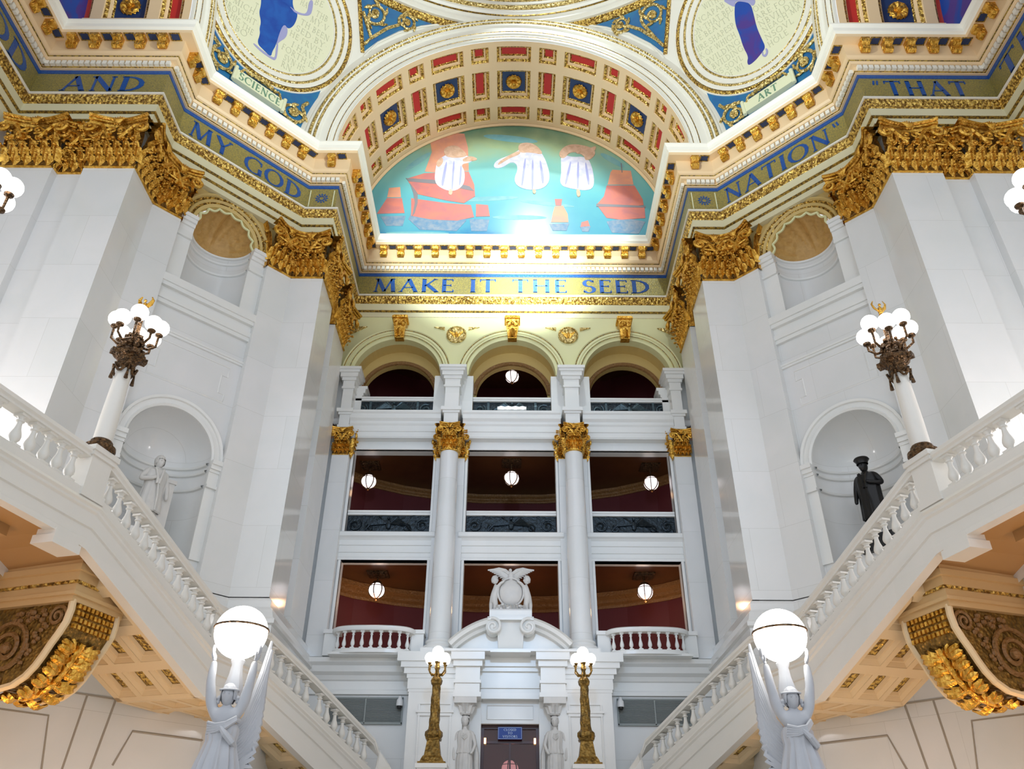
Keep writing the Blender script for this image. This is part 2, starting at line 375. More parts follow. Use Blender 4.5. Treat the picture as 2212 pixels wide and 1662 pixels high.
def capital_face(mb, f, a0, a1, z0, z1, vol=(1, 1), s=1.0):
    """one face of a Corinthian capital: bell, two leaf rows with rolled tips, rosettes, helices, corner scrolls, palmette, hollow abacus"""
    H = z1-z0; Lw = a1-a0; c = (a0+a1)/2; rnd = random.Random(int(abs(a0+a1+z0)*97))
    n = max(2, int(Lw/.12)); A = [a0+Lw*i/n for i in range(n+1)]
    mb.use('golddk'); mb.grid([[f(a, o*s, z0+H*t) for o, t in ((.05, .03), (.02, .06), (.02, .45), (.06, .7), (.16, .88))] for a in A])  # dark bell colours in the shade between the leaves
    mb.use('gold'); mb.grid([[f(a, o*s, z0+H*t) for o, t in ((0, 0), (.07, .004), (.07, .022), (.02, .03))] for a in A])
    m = max(2, round(Lw/(.34*s)))
    for r, (zz, hh, oo) in enumerate(((.03, .20, .20), (.15, .26, .26), (.30, .24, .30))):
        for i in range(m+(r % 2)):
            a = a0+Lw*(i+(.5 if r % 2 == 0 else 0))/m; a = min(a1-.01, max(a0+.01, a)); w = Lw/m
            leaf(mb, f, a, z0+zz*H, w*.86, hh*H, oo*s, .6, 2)
            mb.ball(f(a, (oo+.07)*s, z0+(zz+hh*.86)*H), .028*H, 6, (1.2, 1.2, .8))
            for e in (-1, 1): mb.ball(f(a+e*w*.30, (oo*.6+.05)*s, z0+(zz+hh*.55)*H), .020*H, 5)
    k = max(1, round(Lw/(.95*s)))
    for i in range(k*2):
        a = a0+Lw*(i+.5)/(k*2); P0 = f(a, .24*s, z0+.56*H); rosette(mb, frame(P0, f(a+.1, .24*s, z0+.56*H)-P0, (0, 0, 1), f(a, .5*s, z0+.56*H)-P0), .062*H, 7, .04*H)
    for i in range(int(Lw*H*9)):
        a = a0+Lw*rnd.random(); t = .45+.38*rnd.random(); mb.ball(f(a, (.12+.16*t*rnd.random()+.08)*s, z0+t*H), H*(.014+.014*rnd.random()), 5, (1.4, 1, 1))
    R = .105*H
    for e, v in ((a0, vol[0]), (a1, vol[1])):
        if not v: continue
        sg = 1 if e == a1 else -1; ctr = (e+sg*R*.1, z1-.17*H-R)
        P = [(e-sg*R*3.0, z0+.52*H), (e-sg*R*2.2, z0+.66*H), (e-sg*R*1.2, z1-.19*H)]+spiral(ctr, R, 1.4, PI/2, -sg)
        mb.tube([f(a, (.30+.14*min(1, i/6))*s, z) for i, (a, z) in enumerate(P)], [.034*H*(1-.45*i/len(P))+.01 for i in range(len(P))], 6)
        mb.ball(f(ctr[0], .48*s, ctr[1]), .035*H, 6)
        leaf(mb, f, e-sg*R*1.3, z0+.50*H, R*1.8, .26*H, .42*s, .5, 2)
    for sg in (-1, 1):
        q = (c+sg*.075*H, z1-.31*H)
        P = [(c+sg*.24*H, z0+.56*H), (c+sg*.22*H, z0+.66*H)]+spiral(q, .065*H, 1.3, .3 if sg > 0 else PI-.3, sg, 14)
        mb.tube([f(a, .34*s, z) for a, z in P], [.026*H*(1-.5*i/len(P)) for i in range(len(P))], 6)
        mb.tube([f(c+sg*.04*H, .36*s, z1-.40*H), f(c+sg*.14*H, .36*s, z1-.385*H), f(c+sg*.25*H, .34*s, z1-.35*H)], [.016*H, .022*H, .008*H], 5)
    for dz, dr, oo in ((0, .032, .0), (-.055, .026, -.06)):
        mb.tube([f(c+t*(Lw/2+.16*s), (.30+.26*abs(t)**1.7+oo)*s, z1-.035*H+dz*H-.0*abs(t)) for t in [i/10-1 for i in range(21)]], dr*H, 6)
    rows = []
    for i in range(21):
        t = i/10-1; o = (.26+.26*abs(t)**1.7)*s; a = c+t*(Lw/2+.16*s)
        rows.append([f(a, 0, z1-.15*H), f(a, o-.14*s, z1-.15*H), f(a, o-.04*s, z1-.08*H), f(a, o, z1), f(a, 0, z1)])
    mb.grid(rows)
    for q in range(-3, 4):
        mb.tube([f(c, .38*s, z1-.20*H), f(c+q*.022*H, .44*s, z1-.10*H), f(c+q*.036*H, .42*s, z1-.02*H-abs(q)*.012*H)], [.008*H, .016*H, .010*H], 5)
    for q in (-1, 0, 1): mb.ball(f(c+q*.04*H, .42*s, z1-.2*H), .024*H, 6)
def wallmap(a, b):
    A = Vector((*a, 0)); B = Vector((*b, 0)); t = (B-A).normalized(); n = Vector((t.y, -t.x, 0))
    return (lambda s, o, z: A+t*s+n*o+Vector((0, 0, z))), (B-A).length

# ------------------------------------------------------------ plan of the rotunda (left half, frieze plane)
EP = [(-17.45, 6.0), (-17.45, 18.96), (-12.66, 18.96), (-12.66, 20.6), (-8.7, 24.6), (-7.45, 24.6), (-7.45, 30.3)]
EPF = EP+[(-x, y) for x, y in EP[::-1]]
ZC, ZF, ZT, ZA = 27.45, 25.7, 24.5, 22.75     # cornice top, frieze top, frieze bottom, architrave bottom

# ---- entablature
ent = thing('entablature', 'ivory and gilt cornice running right round the rotunda above the gold capitals', 'cornice', (0, 12, ZA))
mb = MB(); sweep(mb, EPF, [(-.3, ZA), (-.06, ZA), (-.06, 23.02)]); sweep(mb, EPF, [(-.02, 23.1), (-.02, 23.4)]); sweep(mb, EPF, [(.02, 23.48), (.02, 23.88)])
mb.build('architrave', 'ivory2', ent)
mb = MB(); sweep(mb, EPF, [(-.06, 23.0), (.0, 23.03), (.0, 23.08), (-.02, 23.11)]); sweep(mb, EPF, [(-.02, 23.38), (.05, 23.41), (.05, 23.46), (.02, 23.49)])
mb.build('architrave_bead', 'goldline', ent)
mb = MB(); sweep(mb, EPF, [(.02, 23.86), (.06, 23.90), (.03, 23.98), (.10, 24.12), (.13, 24.22), (.12, 24.27)])
mb.build('ornament_band', 'orn', ent)
mb = MB(); sweep(mb, EPF, [(.12, 24.26), (.17, 24.27), (.17, 24.34), (0, 24.35)]); mb.build('white_fillet', 'white', ent)
mb = MB(); sweep(mb, EPF, [(0, 24.35), (0, 25.72)]); mb.build('mosaic_frieze', 'mosaic', ent)
mb = MB(); sweep(mb, EPF, [(.0, 25.55), (.03, 25.56), (.03, 25.73), (.0, 25.74)])
mb.build('frieze_border', 'mosblue', ent)
mb = MB(); sweep(mb, EPF, [(0, 25.72), (.12, 25.72), (.14, 25.80), (.14, 26.0), (.28, 26.02), (.34, 26.10), (.34, 26.16), (.40, 26.2), (.46, 26.28), (.46, 26.9), (.80, 26.9), (.80, 27.08)])
mb.build('bed_mould', 'ivory', ent)
mb = MB(); sweep(mb, EPF, [(.80, 27.06), (.82, 27.1), (.88, 27.14), (.90, 27.28), (.98, 27.40), (.98, ZC), (-.9, ZC)]); mb.build('cymatium', 'white', ent)
mb = MB(); sweep(mb, EPF, [(.34, 26.10), (.37, 26.13), (.34, 26.16)]); sweep(mb, EPF, [(.12, 25.74), (.17, 25.76), (.12, 25.80)]); mb.build('bed_bead', 'goldline', ent)
mb = MB()
for p, nr, t, z in along(offset(EPF, .14), .215, .06):
    c = p; a = t*.075; b = nr*.12
    q = [c-a, c+a, c+a+b, c-a+b]
    mb.hexa([(v.x, v.y, 25.82) for v in q]+[(v.x, v.y, 26.0) for v in q])
mb.build('dentil_row', 'white', ent)
# modillion brackets and blue soffit panels between them
mb = MB(); prof = [(0, 0), (0, -.50), (.08, -.56), (.20, -.50), (.24, -.36), (.20, -.27), (.30, -.2), (.34, -.10), (.34, 0)]
for x0, x1, m_ in ((-.15, .15, 0),):
    n = len(prof); mb.add([(x0, -y, z) for y, z in prof]+[(x1, -y, z) for y, z in prof], [tuple(range(n)), tuple(range(2*n-1, n-1, -1))]+[(i, i+n, (i+1) % n+n, (i+1) % n) for i in range(n)])
for sx in (-1, 1):
    mb.tube([(sx*.15, -(.11+.10*math.cos(a)*(1-i*.06)), -.38+.13*math.sin(a)*(1-i*.06)) for i, a in enumerate([k*.75 for k in range(11)])], .028, 5)
    mb.ball((sx*.15, -.26, -.09), .06, 8)
leaf(mb, lambda a, o, z: Vector((a, -.06-o, -.08-z)), 0, -.02, .26, .36, .16)
mod = mb.build('modillion', 'gold', ent, local=True)
mb = MB(); mb.use('navy'); mb.box(-.15, .15, -.30, -.04, -.014, 0); mb.use('goldline')
for q in ((-.19, .19, -.335, -.30), (-.19, .19, -.04, -.005), (-.19, -.15, -.335, -.005), (.15, .19, -.335, -.005)): mb.box(*q, -.03, 0)
pan = mb.build('soffit_panel', None, ent, local=True)
first = True; MODS = []; o0 = ent.location
def keep(p): return p.y > 12 or abs(p.x) < 8
for p, nr, t, z in along(offset(EPF, .46), .84, .30):
    if not keep(p): continue
    rz = math.atan2(nr.y, nr.x)+PI/2
    for src, dz, dd in ((mod, 26.9, 0), (pan, 26.9, .42)):
        q = p+t*dd; ob = src
        if MODS.count(src): ob = clone(src, ent)
        MODS.append(src)
        ob.location = (q.x, q.y-12, dz-ZA); ob.rotation_euler.z = rz
# frieze lettering and star panels
def fr(o, x): return planemap(o, x, (0, 0, 1), (x[1], -x[0], 0))
def inscription(s, f, L, u, m='mosblue', h=.80, gap=.12):
    k = L/(text_width(s, gap)*h)
    for w_ in s.split(' '):
        mb = MB(); u = write(mb, w_, f, u, 24.60, h, k, gap, 1.15, .0, .02)+(FONT[' '][0]+gap)*h*k; mb.build('inscription', m, ent)
inscription('MAKE IT THE SEED', fr((-7.45, 30.3, 0), (1, 0, 0)), 13.3, .75)
D7 = .70711
inscription('MY GOD', fr((-12.66, 20.6, 0), (.7036, .7106, 0)), 4.95, .38)
inscription("NATION'", fr((8.7, 24.6, 0), (.7036, -.7106, 0)), 5.15, .30)
inscription('AND', fr((-17.45, 18.96, 0), (1, 0, 0)), 3.0, 1.05)
inscription('"THAT', fr((12.66, 18.96, 0), (1, 0, 0)), 3.5, .35)
inscription('GOOD', fr((-17.45, 12.0, 0), (0, 1, 0)), 5.2, 1.2)
inscription('THERE', fr((17.45, 18.96, 0), (0, -1, 0)), 5.2, .6)
for s in (-1, 1):
    f = fr((-8.7 if s < 0 else 7.45, 24.6, 0), (1, 0, 0)); mb = MB(); mb.use('mosblue')
    for k in range(12):
        a = 2*PI*k/12; mb.poly([(.62+.20*math.cos(a+e)*r, 25.0+.20*math.sin(a+e)*r) for e, r in ((-.2, 1), (0, 1.45), (.2, 1), (0, .8))], f, 0, .02)
        mb.poly([(.62+.14*math.cos(a+e), 25.0+.14*math.sin(a+e)) for e in (-.28, .28)]+[(.62+.10*math.cos(a+e), 25.0+.10*math.sin(a+e)) for e in (.28, -.28)], f, 0, .02)
    mb.use('mgreen')
    for u in (.1, 1.1): mb.poly([(u, 24.52), (u+.035, 24.52), (u+.035, 25.46), (u, 25.46)], f, 0, .02)
    mb.build('star_panel', None, ent)

# ------------------------------------------------------------ piers: marble walls, pilasters, niches
def dg(s, p=0.0):   # point on the left chamfer: s along, p outward from the frieze plane
    return (-10.68+s*D7+p*D7, 22.60+s*D7-p*D7)
PIL = [([(-17.3, 18.96), (-15.4, 18.96), (-15.38, 19.24), (-14.4, 19.24)], (1, 1)), ([(-14.37, 18.96), (-12.66, 18.96), (-12.66, 20.6), dg(-1.75)], (1, 1)),
       ([dg(1.75), (-8.7, 24.6), (-7.45, 24.6), (-7.45, 26.5)], (1, 1)), ([(-7.52, 27.6), (-7.52, 29.6)], (1, 1))]
ZB, ZCAP = 7.9, 20.62
PN = {(-1, 0): 'on the far wall of the left arm', (-1, 1): 'left of the upper left shell niche', (-1, 2): 'right of the left shell niche', (-1, 3): 'deep in the bay on the left',
      (1, 0): 'on the far wall of the right arm', (1, 1): 'right of the upper right shell niche', (1, 2): 'left of the right shell niche', (1, 3): 'deep in the bay on the right'}
for S in (-1, 1):
    fl = S > 0; side = 'left' if S < 0 else 'right'
    w = struct('wall_front_'+side)
    # wall behind pilasters (set back), in pieces so that the niche bay has openings
    for seg in (EP[0:3]+[EP[3], dg(-2.0)], [dg(2.0)]+EP[4:]):
        mb = MB(); sweep(mb, seg, [(-.3, ZB), (-.3, ZA+.1)]); mb.build('wall_face', 'marble', w, fl)
    # pedestal course
    mb = MB(); sweep(mb, EP, [(.30, -1.6), (.30, 6.95), (.38, 7.0), (.38, 7.12), (.30, 7.2), (.22, 7.45), (.13, 7.55), (.13, 7.75), (.05, 7.85), (-.3, ZB)])
    mb.build('pedestal_course', 'marble', w, fl)
    # bay with niches
    F = frame(Vector((*dg(0, -.3), 0)), (D7, D7, 0), (0, 0, 1), (D7, -D7, 0))
    up = [(-1.15, 18.2), (1.15, 18.2), (1.15, 21.15)]+arc(0, 21.15, 1.2, 2, 178, 20)+[(-1.15, 21.15)]
    lo = [(-1.4, 8.8), (1.4, 8.8), (1.4, 12.15)]+arc(0, 12.15, 1.4, 4, 176, 22)+[(-1.4, 12.15)]
    mb = MB(); mb.plate([(-2.1, ZB), (2.1, ZB), (2.1, 21.05), (-2.1, 21.05)], [lo, up[:3]+[(1.15, 21.0), (-1.15, 21.0)][:0]+[(-1.15, 21.04)]] if 0 else [lo], .1, F) if 0 else None
    mb.plate([(-2.1, ZB), (2.1, ZB), (2.1, 18.2), (-2.1, 18.2)], [lo], .12, F)
    for a, b in ((-2.1, -1.15), (1.15, 2.1)): mb.plate([(a, 18.2), (b, 18.2), (b, 21.15), (a, 21.15)], [], .12, F)
    mb.build('niche_bay', 'marble', w, fl)
    mb = MB(); o = arc(0, 21.15, 1.2, 0, 180, 24)
    mb.plate([(-2.1, 21.15)]+[(-1.2, 21.15)]+o[::-1][1:-1]+[(1.2, 21.15), (2.1, 21.15), (2.1, 22.9), (-2.1, 22.9)], [], .12, F)
    mb.build('spandrel', 'ochre', w, fl)
    # niches: half cylinder and half dome
    G = F @ Matrix.Rotation(-PI/2, 4, 'X')   # local z -> up, y -> into wall
    G = frame(Vector((*dg(0, -.34), 0)), (D7, D7, 0), (-D7, D7, 0), (0, 0, 1))
    def niche(r, z0, zs, m1, m2, flute=0):
        mb = MB(); mb.use(m1); mb.lathe([(0, z0), (r, z0), (r, zs)], n=28, a0=0, a1=PI, F=G)
        mb.build('niche_wall', None, w, fl, True)
        mb = MB(); rows = []
        for i in range(49):
            a = PI*i/48; q = []
            for j in range(13):
                b = PI/2*j/12
                # shell ribs radiate from a point at the back of the springing
                x, y, z = r*math.cos(a)*math.cos(b), r*math.sin(a)*math.cos(b), r*math.sin(b)
                if flute:
                    ph = math.atan2(z, x); k = 1-.11*abs(math.sin(ph*8))*min(1, math.hypot(x, z)/r*1.3); x, y, z = x*k, y*k, z*k
                q.append(G @ Vector((x, y, zs+z)))
            rows.append(q)
        mb.grid(rows); mb.build('niche_shell' if flute else 'niche_dome', m2, w, fl, True)
    niche(1.2, 18.2, 21.15, 'marble', 'tan', 1); niche(1.4, 8.8, 12.15, 'marble', 'marble')
    # shell lip
    mb = MB(); P = []
    for i in range(97):
        a = PI*i/96; r = 1.19-.115*abs(math.sin(a*8)); P.append(F @ Vector((r*math.cos(a), 21.15+r*math.sin(a), .02)))
    mb.tube(P, .05, 5); mb.build('shell_lip', 'cream', w, fl)
    # upper archivolt
    A = frame(Vector((*dg(0, -.3), 21.15)), (D7, D7, 0), (0, 0, 1), (D7, -D7, 0))
    mb = MB(); mb.use('ochre'); mb.lathe([(1.22, 0), (1.22, .06), (1.34, .10), (1.36, .06)], n=32, a0=0, a1=PI, F=A)
    mb.lathe([(1.44, .05), (1.52, .12), (1.56, .07)], n=32, a0=0, a1=PI, F=A); mb.lathe([(1.66, .06), (1.72, .14), (1.77, .14), (1.78, 0)], n=32, a0=0, a1=PI, F=A)
    mb.use('orn'); mb.lathe([(1.36, .05), (1.40, .10), (1.44, .05)], n=32, a0=0, a1=PI, F=A); mb.lathe([(1.56, .06), (1.61, .12), (1.66, .06)], n=32, a0=0, a1=PI, F=A)
    for i in range(34):
        a = PI*(i+.5)/34; mb.ball(A @ Vector((1.61*math.cos(a), 1.61*math.sin(a), .11)), .035, 6)
    mb.build('shell_arch', None, w, fl)
    # lower archivolt, imposts, sills, panels
    A2 = frame(Vector((*dg(0, -.3), 12.15)), (D7, D7, 0), (0, 0, 1), (D7, -D7, 0))
    mb = MB(); mb.lathe([(1.4, -.1), (1.4, .06), (1.47, .10), (1.5, .05), (1.66, .05), (1.68, .12), (1.76, .14), (1.77, 0)], n=36, a0=0, a1=PI, F=A2); mb.build('niche_arch', 'marble2', w, fl, True)
    mb = MB()
    def bandset(s0, s1, zz):
        for (z0, z1, p) in zz:
            a, b = dg(s0, -.3), dg(s1, -.3); c, d = dg(s1, -.3+p), dg(s0, -.3+p)
            mb.hexa([(*a, z0), (*b, z0), (*c, z0), (*d, z0), (*a, z1), (*b, z1), (*c, z1), (*d, z1)])
    for s0, s1 in ((-1.78, -1.4), (1.4, 1.78)):
        bandset(s0, s1, [(11.2, 11.3, .16), (11.3, 11.75, .10), (11.75, 11.85, .14), (11.85, 12.0, .2), (12.0, 12.15, .26)])
        bandset(s0, s1, [(8.8, 11.2, .07)])
    for s0, s1 in ((-1.78, -1.15), (1.15, 1.78)):
        bandset(s0, s1, [(20.15, 20.25, .14), (20.25, 20.7, .07), (20.7, 20.85, .14), (20.85, 21.0, .22), (21.0, 21.15, .28), (18.2, 20.15, .05)])
    mb.build('impost', 'marble2', w, fl)
    mb = MB(); bandset(-1.76, 1.76, [(17.75, 17.9, .24), (17.9, 18.2, .30), (17.45, 17.75, .10), (17.1, 17.25, .12), (17.25, 17.45, .18), (16.05, 16.13, .07), (16.13, 16.2, .11)]); mb.build('sill_band', 'marble2', w, fl)
    mb = MB()
    for P in ([(-1.35, 15.8), (1.35, 15.8), (1.35, 15.4), (1.12, 15.4), (1.12, 14.7), (1.35, 14.7), (1.35, 14.4), (-1.35, 14.4), (-1.35, 14.7), (-1.12, 14.7), (-1.12, 15.4), (-1.35, 15.4)],):
        mb.tube([F @ Vector((x, z, .0)) for x, z in P+[P[0]]], .028, 4)
    mb.build('panel_mould', 'marble2', w, fl)
    # niche inner cornice rings
    mb = MB()
    for r, zz in ((1.4, (11.25, 11.8, 12.05)), (1.2, (20.2, 20.75, 21.05))):
        for z in zz: mb.lathe([(r, z-.05), (r-.07, z-.03), (r-.09, z+.03), (r, z+.07)], n=28, a0=.02, a1=PI-.02, F=G)
    mb.build('niche_ring', 'marble2', w, fl, True)
    # pilasters
    for i, (path, vol) in enumerate(PIL):
        x, y = path[len(path)//2]; pl = thing('corner_pilaster' if len(path) > 2 else 'pilaster', 'white marble pilaster with gilded leafy capital '+PN[(S, i)], 'pilaster', ((-x if S < 0 else x)*(1 if S < 0 else 1)*(-1 if S < 0 else -1), y, ZB), 'giant marble pilasters of the rotunda')
        a, b = path[0], path[-1]
        mb = MB(); cap0 = offset(path, -.32); ends = [cap0[0]]+path+[cap0[-1]]
        sweep(mb, path, [(0, ZB), (0, ZCAP)])
        for e, k in ((path[0], 0), (path[-1], -1)):
            q = cap0[k]; vs = [(*e, ZB), (*q, ZB), (*q, ZCAP), (*e, ZCAP)]; mb.add(vs, [(0, 1, 2, 3) if k else (3, 2, 1, 0)])
        mb.build('shaft', 'marble', pl, fl)
        mb = MB()
        for u, v in zip(path, path[1:]):
            f, L = wallmap(u, v); capital_face(mb, f, .02, L-.02, ZCAP, ZA, (1, 1) if L > .9 else (0, 0))
        e0, e1 = path[0], path[-1]
        for (u, v) in ((cap0[0], e0), (e1, cap0[-1])):
            f, L = wallmap(u, v); mb.grid([[f(s, o, ZCAP+t) for o, t in ((.05, 0), (.03, .5), (.25, 1.8), (.4, 2.1))] for s in (0, L)])
            leaf(mb, f, L*.5, ZCAP+.1, L, 1.2, .2); leaf(mb, f, L*.5, ZCAP+.6, L, 1.2, .3)
        mb.build('capital', None, pl, fl)
    # statue plinth in niche
# eagle crest on the far-left / far-right capital junctions is small dark bronze
# ------------------------------------------------------------ coffered vaults with murals
VR, VC, VY0, VY1 = 7.95, 28.4, 24.9, 30.15
def vault(label):
    vt = thing('coffered_vault', label, 'vault', (0, 0, 0))
    angs = [0]; kinds = []
    wides = [15, 40, 65, 90, 115, 140, 165]; HW, HN = 6.3, 3.28
    cells = []
    for wd in wides: cells.append((wd-HW, wd+HW, 'w'))
    for wd in wides[:-1]: cells.append((wd+12.5-HN, wd+12.5+HN, 'n'))
    cells += [(.0+.3, 2.5+HN-.5, 'n'), (180-2.5-HN+.5, 179.7, 'n')]
    cells.sort(); ys = [(25.2, 26.13), (26.6, 28.4), (28.86, 29.75)]
    AB = sorted({a for c in cells for a in c[:2]} | {0, 180}); YB = [VY0]+[y for p in ys for y in p]+[VY1]
    P = lambda a, y, r=VR: Vector((r*math.cos(rad(a)), y, VC+r*math.sin(rad(a))))
    mb = MB()
    for i in range(len(AB)-1):
        iscof = any(abs(c[0]-AB[i]) < 1e-6 and abs(c[1]-AB[i+1]) < 1e-6 for c in cells)
        for j in range(len(YB)-1):
            if iscof and (j % 2 == 1): continue
            n = max(1, int((AB[i+1]-AB[i])/3)+1); 
            for k in range(n):
                a0 = AB[i]+(AB[i+1]-AB[i])*k/n; a1 = AB[i]+(AB[i+1]-AB[i])*(k+1)/n
                mb.add([P(a0, YB[j]), P(a1, YB[j]), P(a1, YB[j+1]), P(a0, YB[j+1])], [(0, 1, 2, 3)])
    for sx in (-1, 1): mb.add([(sx*VR, VY0, 27.3), (sx*VR, VY1, 27.3), (sx*VR, VY1, VC), (sx*VR, VY0, VC)], [(0, 1, 2, 3) if sx > 0 else (3, 2, 1, 0)])
    mb.build('vault_ribs', 'ivory', vt)
    for (a0, a1, k) in cells:
        for j, (y0, y1) in enumerate(ys):
            mb = MB(); blue = (k == 'w' and j == 1)
            steps = [(0, 0, None), (.02, .06, 'ivory'), (.15, .13, 'orn'), (.17, .22, 'ivory'), (.24, .24, 'ivory'), (.30, .32, 'orn')]
            def ring(ins, dep):
                da = math.degrees(ins/VR); r = VR+dep; nn = 4
                A = [a0+da+(a1-a0-2*da)*i/nn for i in range(nn+1)]
                return [P(a, y0+ins, r) for a in A]+[P(a, y1-ins, r) for a in A[::-1]]
            sc = min(1, (math.radians(a1-a0)*VR)/1.0, (y1-y0)/1.0)
            pr = ring(0, 0)
            for ins, dep, m_ in steps[1:]:
                cu = ring(ins*sc, dep); n = len(cu); mb.use(m_); mb.add(pr+cu, [(i, (i+1) % n, (i+1) % n+n, i+n) for i in range(n)]); pr = cu
            mb.use('navy' if blue else 'red'); n = len(pr); h = n//2
            mb.add(pr, [(i, i+1, n-2-i, n-1-i) for i in range(h-1)])
            c = mb.build('coffer', None, vt)
            if blue:
                am = (a0+a1)/2; ctr = P(am, (y0+y1)/2, VR+.32); nrm = Vector((-math.cos(rad(am)), 0, -math.sin(rad(am))))
                m2 = MB(); rosette(m2, frame(ctr, (math.sin(rad(am)), 0, -math.cos(rad(am))), (0, 1, 0), nrm), .42, 8, .22); m2.build('rosette', 'gold', c, smooth=True)
    # archivolt mouldings on the front face
    A = frame((0, VY0-.02, VC), (1, 0, 0), (0, 0, 1), (0, -1, 0))
    def ringm(prof, name, m_):
        mb = MB(); mb.lathe(prof, n=72, a0=0, a1=PI, F=A)
        for sx in (-1, 1):
            mb.grid([[A @ Vector((sx*r, z, h)) for r, h in prof] for z in (-1.1, 0)][::sx])
        mb.build(name, m_, vt)
    ringm([(7.95, 0), (7.95, .12), (8.25, .12), (8.26, .2), (8.34, .22)], 'archivolt', 'white')
    ringm([(8.34, .2), (8.37, .24), (8.40, .2)], 'archivolt_bead', 'goldline')
    ringm([(8.40, .2), (8.75, .2), (8.78, .3), (8.86, .34)], 'archivolt', 'white')
    ringm([(8.86, .32), (8.93, .40), (9.0, .32)], 'archivolt_bead', 'orng')
    ringm([(9.0, .34), (9.06, .38), (9.12, .30)], 'archivolt', 'white')
    ringm([(9.12, .30), (9.19, .38), (9.27, .30)], 'archivolt_bead', 'orng')
    ringm([(9.27, .32), (9.4, .30), (9.45, .22), (9.9, .18)], 'archivolt', 'white')
    ringm([(8.08, .12), (8.10, .14), (8.12, .12)], 'archivolt_bead', 'goldline')
    return vt
v0 = vault('white and gilt coffered barrel vault with red and blue panels over the central mural')
def rehome(vt, loc, rz): vt.location = loc; vt.rotation_euler.z = rz
v1 = clone(v0, None, (11.95, 11.5, 0), PI/2); v1['label'] = 'coffered vault over the left arm, cut by the top left of the picture'
v2 = clone(v0, None, (-11.95, 11.5, 0), -PI/2); v2['label'] = 'coffered vault over the right arm, cut by the top right of the picture'
# mural lunettes
def halfdisc(r, z0=-1.0, n=48): return [(r, z0)]+[(r*math.cos(PI*i/n), r*math.sin(PI*i/n)) for i in range(n+1)]+[(-r, z0)]
mu = thing('mural_painting', 'arched blue green mural of red-sailed ships and floating pale robed figures', 'painting', (0, 30.15, 27.4))
mb = MB(); mb.plate(halfdisc(VR+.1), [], .2, frame((0, 30.1, VC), (1, 0, 0), (0, 0, 1), (0, -1, 0))); mb.build('painted_ground', 'mural', mu)
mb = MB(); mb.lathe([(VR-.02, 0), (VR-.12, .02), (VR-.16, .10), (VR-.02, .14)], n=64, a0=0, a1=PI, F=frame((0, 30.1, VC), (1, 0, 0), (0, 0, 1), (0, -1, 0))); mb.build('frame', 'ivory', mu)
mm = planemap((0, 30.1, VC), (1, 0, 0), (0, 0, 1), (0, -1, 0))
def mpx(x, y):   # photo position read on the mural wall
    u = (x-1106)/1750; v = (831-y)/1750; Y = math.cos(rad(32.6))-v*math.sin(rad(32.6)); Z = math.sin(rad(32.6))+v*math.cos(rad(32.6)); k = 30.1/Y
    return (u*k, Z*k-VC)
def paint(name, m, polys, h=.015):
    for P in polys:
        mb = MB(); mb.poly(smooth2([mpx(*p) for p in P], 0 if m in ('phair', 'pred', 'pred2', 'phull') else 2), mm, 0, h); mb.build(name, m, mu)
paint('painted_hull', 'phull', [[(880, 475), (905, 498), (985, 500), (1005, 478), (1000, 450), (935, 458), (890, 455)], [(1308, 478), (1320, 502), (1378, 504), (1392, 478), (1350, 470)], [(1012, 474), (1016, 500), (1050, 500), (1055, 475)], [(820, 470), (832, 490), (868, 490), (874, 468)], [(1185, 484), (1192, 498), (1222, 498), (1228, 482)], [(1250, 488), (1256, 500), (1270, 500), (1274, 488)]])
paint('painted_sail', 'pred2', [[(930, 330), (925, 300), (960, 288), (1000, 290), (1008, 320), (1010, 370), (960, 376), (915, 372)], [(1316, 372), (1320, 366), (1360, 368), (1366, 398), (1310, 398)], [(838, 408), (862, 406), (864, 428), (834, 428)], [(1192, 460), (1196, 446), (1214, 444), (1224, 462), (1226, 480), (1188, 480)]])
paint('painted_sail', 'pred', [[(914, 376), (1010, 372), (1022, 400), (1024, 425), (1000, 440), (960, 434), (895, 420), (876, 388)], [(1308, 400), (1368, 400), (1386, 430), (1388, 442), (1340, 446), (1288, 440), (1302, 424)], [(1290, 446), (1390, 446), (1392, 470), (1340, 474), (1308, 470)], [(834, 430), (866, 430), (872, 462), (812, 464)], [(886, 430), (960, 440), (1015, 444), (1022, 470), (985, 478), (930, 476), (886, 468)], [(1026, 442), (1052, 444), (1056, 468), (1026, 469)], [(1196, 430), (1212, 430), (1210, 444), (1198, 444)], [(1254, 480), (1268, 476), (1272, 488), (1252, 490)]], .02)
paint('painted_mast', 'phair', [[(874, 387), (960, 392), (1012, 404), (1022, 414), (1010, 412), (950, 400), (880, 394)], [(1286, 440), (1392, 444), (1392, 448), (1286, 446)], [(1338, 352), (1340, 352), (1342, 372), (1340, 372)], [(882, 396), (900, 420), (900, 440), (894, 462), (888, 470), (894, 440), (890, 418)]], .03)
paint('painted_robe', 'ppale', [[(944, 345), (975, 330), (1020, 342), (1016, 352), (992, 356), (1002, 372), (1000, 402), (978, 416), (952, 410), (936, 396), (938, 366)],
      [(1068, 348), (1100, 336), (1130, 318), (1160, 322), (1176, 345), (1186, 380), (1180, 402), (1156, 412), (1122, 408), (1106, 392), (1118, 362), (1104, 348), (1082, 364), (1062, 364)],
      [(1208, 330), (1228, 340), (1266, 338), (1278, 366), (1282, 400), (1270, 412), (1232, 408), (1206, 400), (1210, 372)]], .035)
